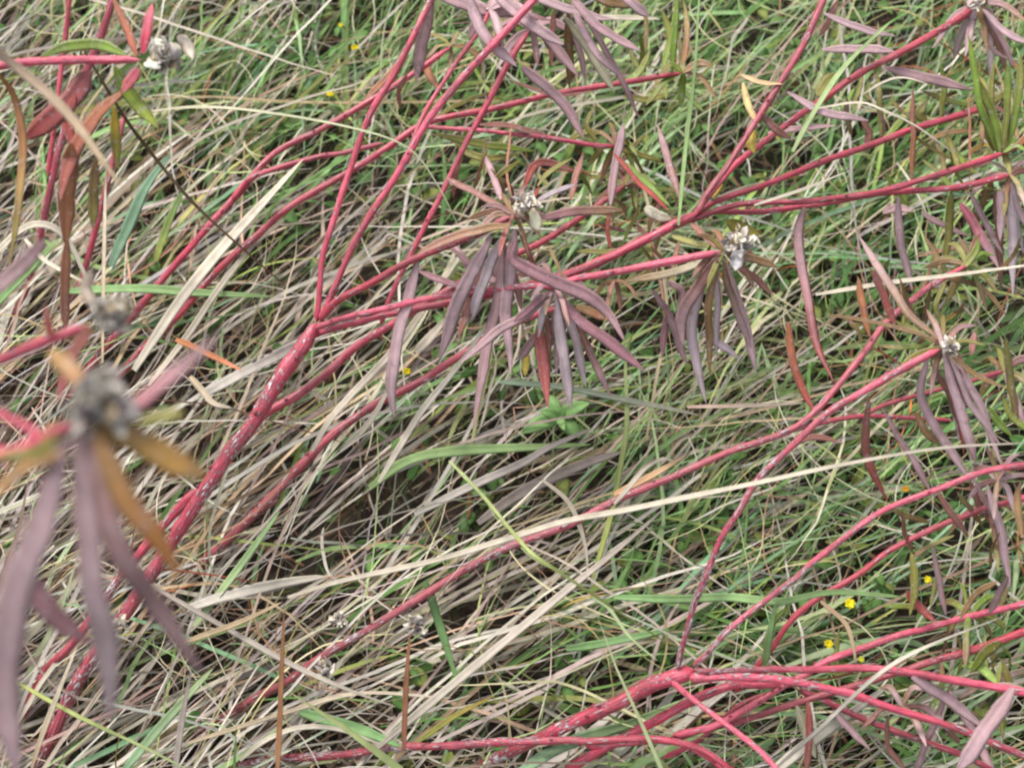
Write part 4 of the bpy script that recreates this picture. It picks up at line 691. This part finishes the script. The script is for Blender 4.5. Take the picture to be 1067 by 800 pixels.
def palette(cols, wts, jit=.15, tipc=None, tipa=0.):
    cols = np.array(cols); wts = np.array(wts, float) / sum(wts)
    def f(m, px, py, s):
        c = cols[rng.choice(len(cols), m, p=wts)] * np.exp(rng.normal(0, jit, (m, 1))) * np.exp(rng.normal(0, .05, (m, 3)))
        c = np.repeat(c[:, None], len(s), 1) * np.exp(np.cumsum(rng.normal(0, .04, (m, len(s), 1)), 1))
        c = np.minimum(c, np.array([.60, .55, .47]))
        if tipc is not None:
            a = (rng.random(m) * tipa)[:, None, None] * np.clip((s - .4) / .6, 0, 1)[None, :, None]; c = c * (1 - a) + tipc * a
        return c
    return f
IN = (-.62, .62, -.42, .62)
def inside(px, py): return (px > -260) & (px < 1330) & (py > -200) & (py < 1000)
drypal = palette([PAL, GRY, MVT, TAN, STR, srgb(158, 142, 128), srgb(140, 118, 100), srgb(178, 170, 138), srgb(228, 218, 200)], [3, 3, 2, 1.6, 2, 2, 1.4, 1.2, .8], .2)
lowpal = palette([srgb(92, 76, 62), srgb(72, 58, 46), srgb(124, 108, 94), srgb(66, 52, 42), srgb(140, 100, 70)], [3, 3, 1.6, 2, 1], .25)
grnpal = palette([srgb(120, 156, 88), srgb(138, 174, 110), srgb(104, 142, 78), srgb(158, 186, 140), srgb(128, 170, 126), srgb(156, 172, 94), srgb(170, 180, 126)], [3, 3, 2, 2, 2, 1.5, 1], .2, TAN, .6)
finepal = palette([STR, srgb(200, 188, 146), srgb(170, 160, 108), srgb(158, 124, 98), LGN, srgb(176, 132, 110)], [2, 2, 1.5, 1.5, 2, 1], .15)
rustpal = palette([srgb(176, 110, 70), srgb(150, 84, 66), srgb(150, 130, 70), srgb(196, 160, 110)], [2, 2, 1.5, 1], .2)
def clump(a, b, x, y):
    c = ss(vnoise(x, y, 19, 31), -.34, .06) * .76 + .24
    for (hx, hy, sx, sy) in [(450, 712, 90, 28), (575, 505, 60, 28), (250, 560, 40, 30), (205, 745, 50, 22), (520, 560, 50, 22), (150, 440, 60, 40), (470, 215, 40, 30), (640, 600, 30, 20), (15, 100, 30, 60)]:
        c = c * (1 - .72 * np.exp(-((a - hx) / sx) ** 2 - ((b - hy) / sy) ** 2))
    return c
def gmix(a, b): return ss(1.12 - dryness(a, b), .12, .95)
kd = lambda a, b, x, y: inside(a, b) * dryness(a, b) ** 1.25 * clump(a, b, x, y)
kg = lambda a, b, x, y: inside(a, b) * gmix(a, b) * (.25 + 1.1 * ss(vnoise(x, y, 11, 3), -.25, .25)) * (.4 + .6 * clump(a, b, x, y))
OUT = (-1.3, 1.3, -.9, 1.5); ko = lambda a, b, x, y: ~inside(a, b)
lit = MB()
lit.add(*field(7000, IN, (.03, .10), (.001, .0026), (0, .014), (-.1, .35), (-.4, .2), .9, lowpal, nseg=7, kink=.4, zmax=.022, hole=False, keep=lambda a, b, x, y: inside(a, b) * .95))
lit.add(*field(5000, OUT, (.05, .16), (.0015, .004), (0, .03), (0, .5), (-.4, .2), .9, lowpal, nseg=6, kink=.4, zmax=.05, keep=ko))
mossp = palette([srgb(66, 82, 44), srgb(56, 66, 38), srgb(80, 78, 50), srgb(84, 70, 54), srgb(72, 96, 52)], [2, 2, 2, 1.5, 1], .22)
lit.add(*field(14000, IN, (.012, .05), (.0007, .0018), (0, .010), (-.1, .9), (-.6, .4), 1.2, mossp, nseg=6, kink=.4, curl=1.2, zmax=.022, hole=False, keep=lambda a, b, x, y: inside(a, b) * .95))
o = lit.build('grass_litter', M_STRAW); things_props(o, 'brown broken grass litter lying on the soil', 'litter', kind='stuff')
dry = MB()
dry.add(*field(14500, IN, (.14, .30), (.0007, .0024), (.002, .016), (.15, .55), (-.45, -.05), .10, drypal, nseg=15, kink=.12, curl=.22, zmax=.060, keep=kd, tuft=(26, .011)))
dry.add(*field(8500, IN, (.12, .30), (.0007, .0022), (.003, .040), (-.02, .25), (-.25, .04), .16, drypal, nseg=15, kink=.15, curl=.25, zmax=.055, keep=kd))
dry.add(*field(900, IN, (.14, .30), (.0024, .0040), (.003, .034), (-.02, .25), (-.30, .04), .16, drypal, nseg=15, kink=.2, curl=.2, zmax=.052, keep=kd))
dry.add(*field(5200, IN, (.05, .18), (.0005, .0017), (.004, .048), (0, .5), (-.5, .1), .85, drypal, nseg=13, kink=.5, curl=.8, zmax=.062, keep=lambda a, b, x, y: inside(a, b) * (.3 + .5 * dryness(a, b)) * (.3 + .7 * clump(a, b, x, y))))
dry.add(*field(420, IN, (.12, .28), (.0008, .0020), (.02, .05), (.2, .7), (-.5, .1), .5, drypal, nseg=18, kink=.2, curl=.4, zmax=.125, hole=False, keep=lambda a, b, x, y: inside(a, b)))
dry.add(*field(3500, OUT, (.12, .32), (.002, .005), (0, .05), (.1, .7), (-.4, .1), .5, drypal, nseg=9, kink=.3, zmax=.1, keep=ko))
o = dry.build('dry_grass', M_STRAW); things_props(o, 'mat of bleached dead grass lying flattened towards the upper right', 'dry grass', kind='stuff')
grn = MB()
grn.add(*field(15500, IN, (.06, .17), (.0006, .0022), (.002, .010), (.35, 1.05), (-.6, .25), .30, grnpal, nseg=12, kink=.1, curl=.4, zmax=.064, keep=kg, back=.35, tuft=(22, .009)))
grn.add(*field(10000, IN, (.04, .14), (.0006, .0020), (.002, .024), (.1, 1.0), (-.6, .4), .55, grnpal, nseg=11, kink=.2, curl=.55, zmax=.062, keep=kg, back=.35))
grn.add(*field(2400, IN, (.07, .17), (.0020, .0040), (.002, .020), (.2, 1.0), (-.5, .2), .40, grnpal, nseg=12, kink=.1, curl=.3, zmax=.058, keep=kg, back=.35))
grn.add(*field(2400, IN, (.06, .18), (.0012, .0028), (.004, .020), (.2, .9), (-.5, .3), .45, grnpal, nseg=12, kink=.1, curl=.35, zmax=.056, keep=lambda a, b, x, y: inside(a, b), back=.35))
grn.add(*field(900, IN, (.08, .16), (.0020, .0040), (.002, .020), (.5, 1.1), (-.4, .3), .18, grnpal, nseg=12, kink=.05, curl=.25, zmax=.07, keep=lambda a, b, x, y: 1.0 * np.exp(-((a - 190) / 90) ** 2 - ((b - 210) / 90) ** 2), back=.1, dirf=lambda a, b: 62 + 0 * a))
grn.add(*field(260, IN, (.10, .20), (.0008, .0016), (.01, .03), (.5, 1.1), (-.4, .3), .5, grnpal, nseg=16, kink=.1, curl=.4, zmax=.13, hole=False, keep=lambda a, b, x, y: inside(a, b) * gmix(a, b)))
grn.add(*field(7000, OUT, (.10, .25), (.002, .005), (0, .02), (.5, 1.3), (-.4, .6), .8, grnpal, nseg=8, zmax=.14, keep=ko))
o = grn.build('green_grass', M_GRASS); things_props(o, 'fine living green grass growing through the dead mat', 'grass', kind='stuff')
fin = MB()
fin.add(*field(5200, IN, (.05, .18), (.0004, .0010), (.01, .05), (.0, .8), (-.6, .3), .8, finepal, nseg=16, kink=.3, curl=1.8, zmax=.075, keep=lambda a, b, x, y: inside(a, b) * .8))
fin.add(*field(2600, IN, (.04, .12), (.0005, .0013), (.01, .05), (.6, 1.4), (-.2, 1.2), .7, rustpal, nseg=12, kink=.3, curl=1.0, zmax=.11, keep=lambda a, b, x, y: inside(a, b) * (.9 * np.exp(-((a - 660) / 60) ** 2 - ((b - 250) / 80) ** 2) + .45 * ss(a, 860, 1000) + .05)))
o = fin.build('fine_grass_stalks', M_STRAW); things_props(o, 'hair thin curling grass stalks over the mat', 'grass', kind='stuff')
# undergrowth of small oval leaves
ug = MB(); cnt = 0
while cnt < 3600:
    x, y = random.uniform(-.6, .6), random.uniform(-.4, .6); px, py = pix(np.array([x]), np.array([y])); px, py = px[0], py[0]
    if not inside(px, py): continue
    gfac = 1.15 - dryness(px, py) + .5 * mnoise.noise((x * 12, y * 12, 8))
    if random.random() > gfac: continue
    cnt += 1
    h = random.uniform(.004, .030); a = random.random() * 2 * math.pi; L_ = random.uniform(.006, .013); b = np.array([x, y, h]); d = np.array([math.cos(a), math.sin(a), random.uniform(-.3, .4)]) * L_
    oval_leaf(ug, b, b + d, L_ * random.uniform(.4, .65), random.choice([srgb(96, 136, 70), srgb(112, 150, 80), srgb(88, 120, 64), srgb(130, 140, 70)]) * random.uniform(.8, 1.1), n=7, roll=random.uniform(-.4, .4))
o = ug.build('undergrowth_leaves', M_GRASS); things_props(o, 'small oval green weed leaves low between the grass', 'undergrowth', kind='stuff')
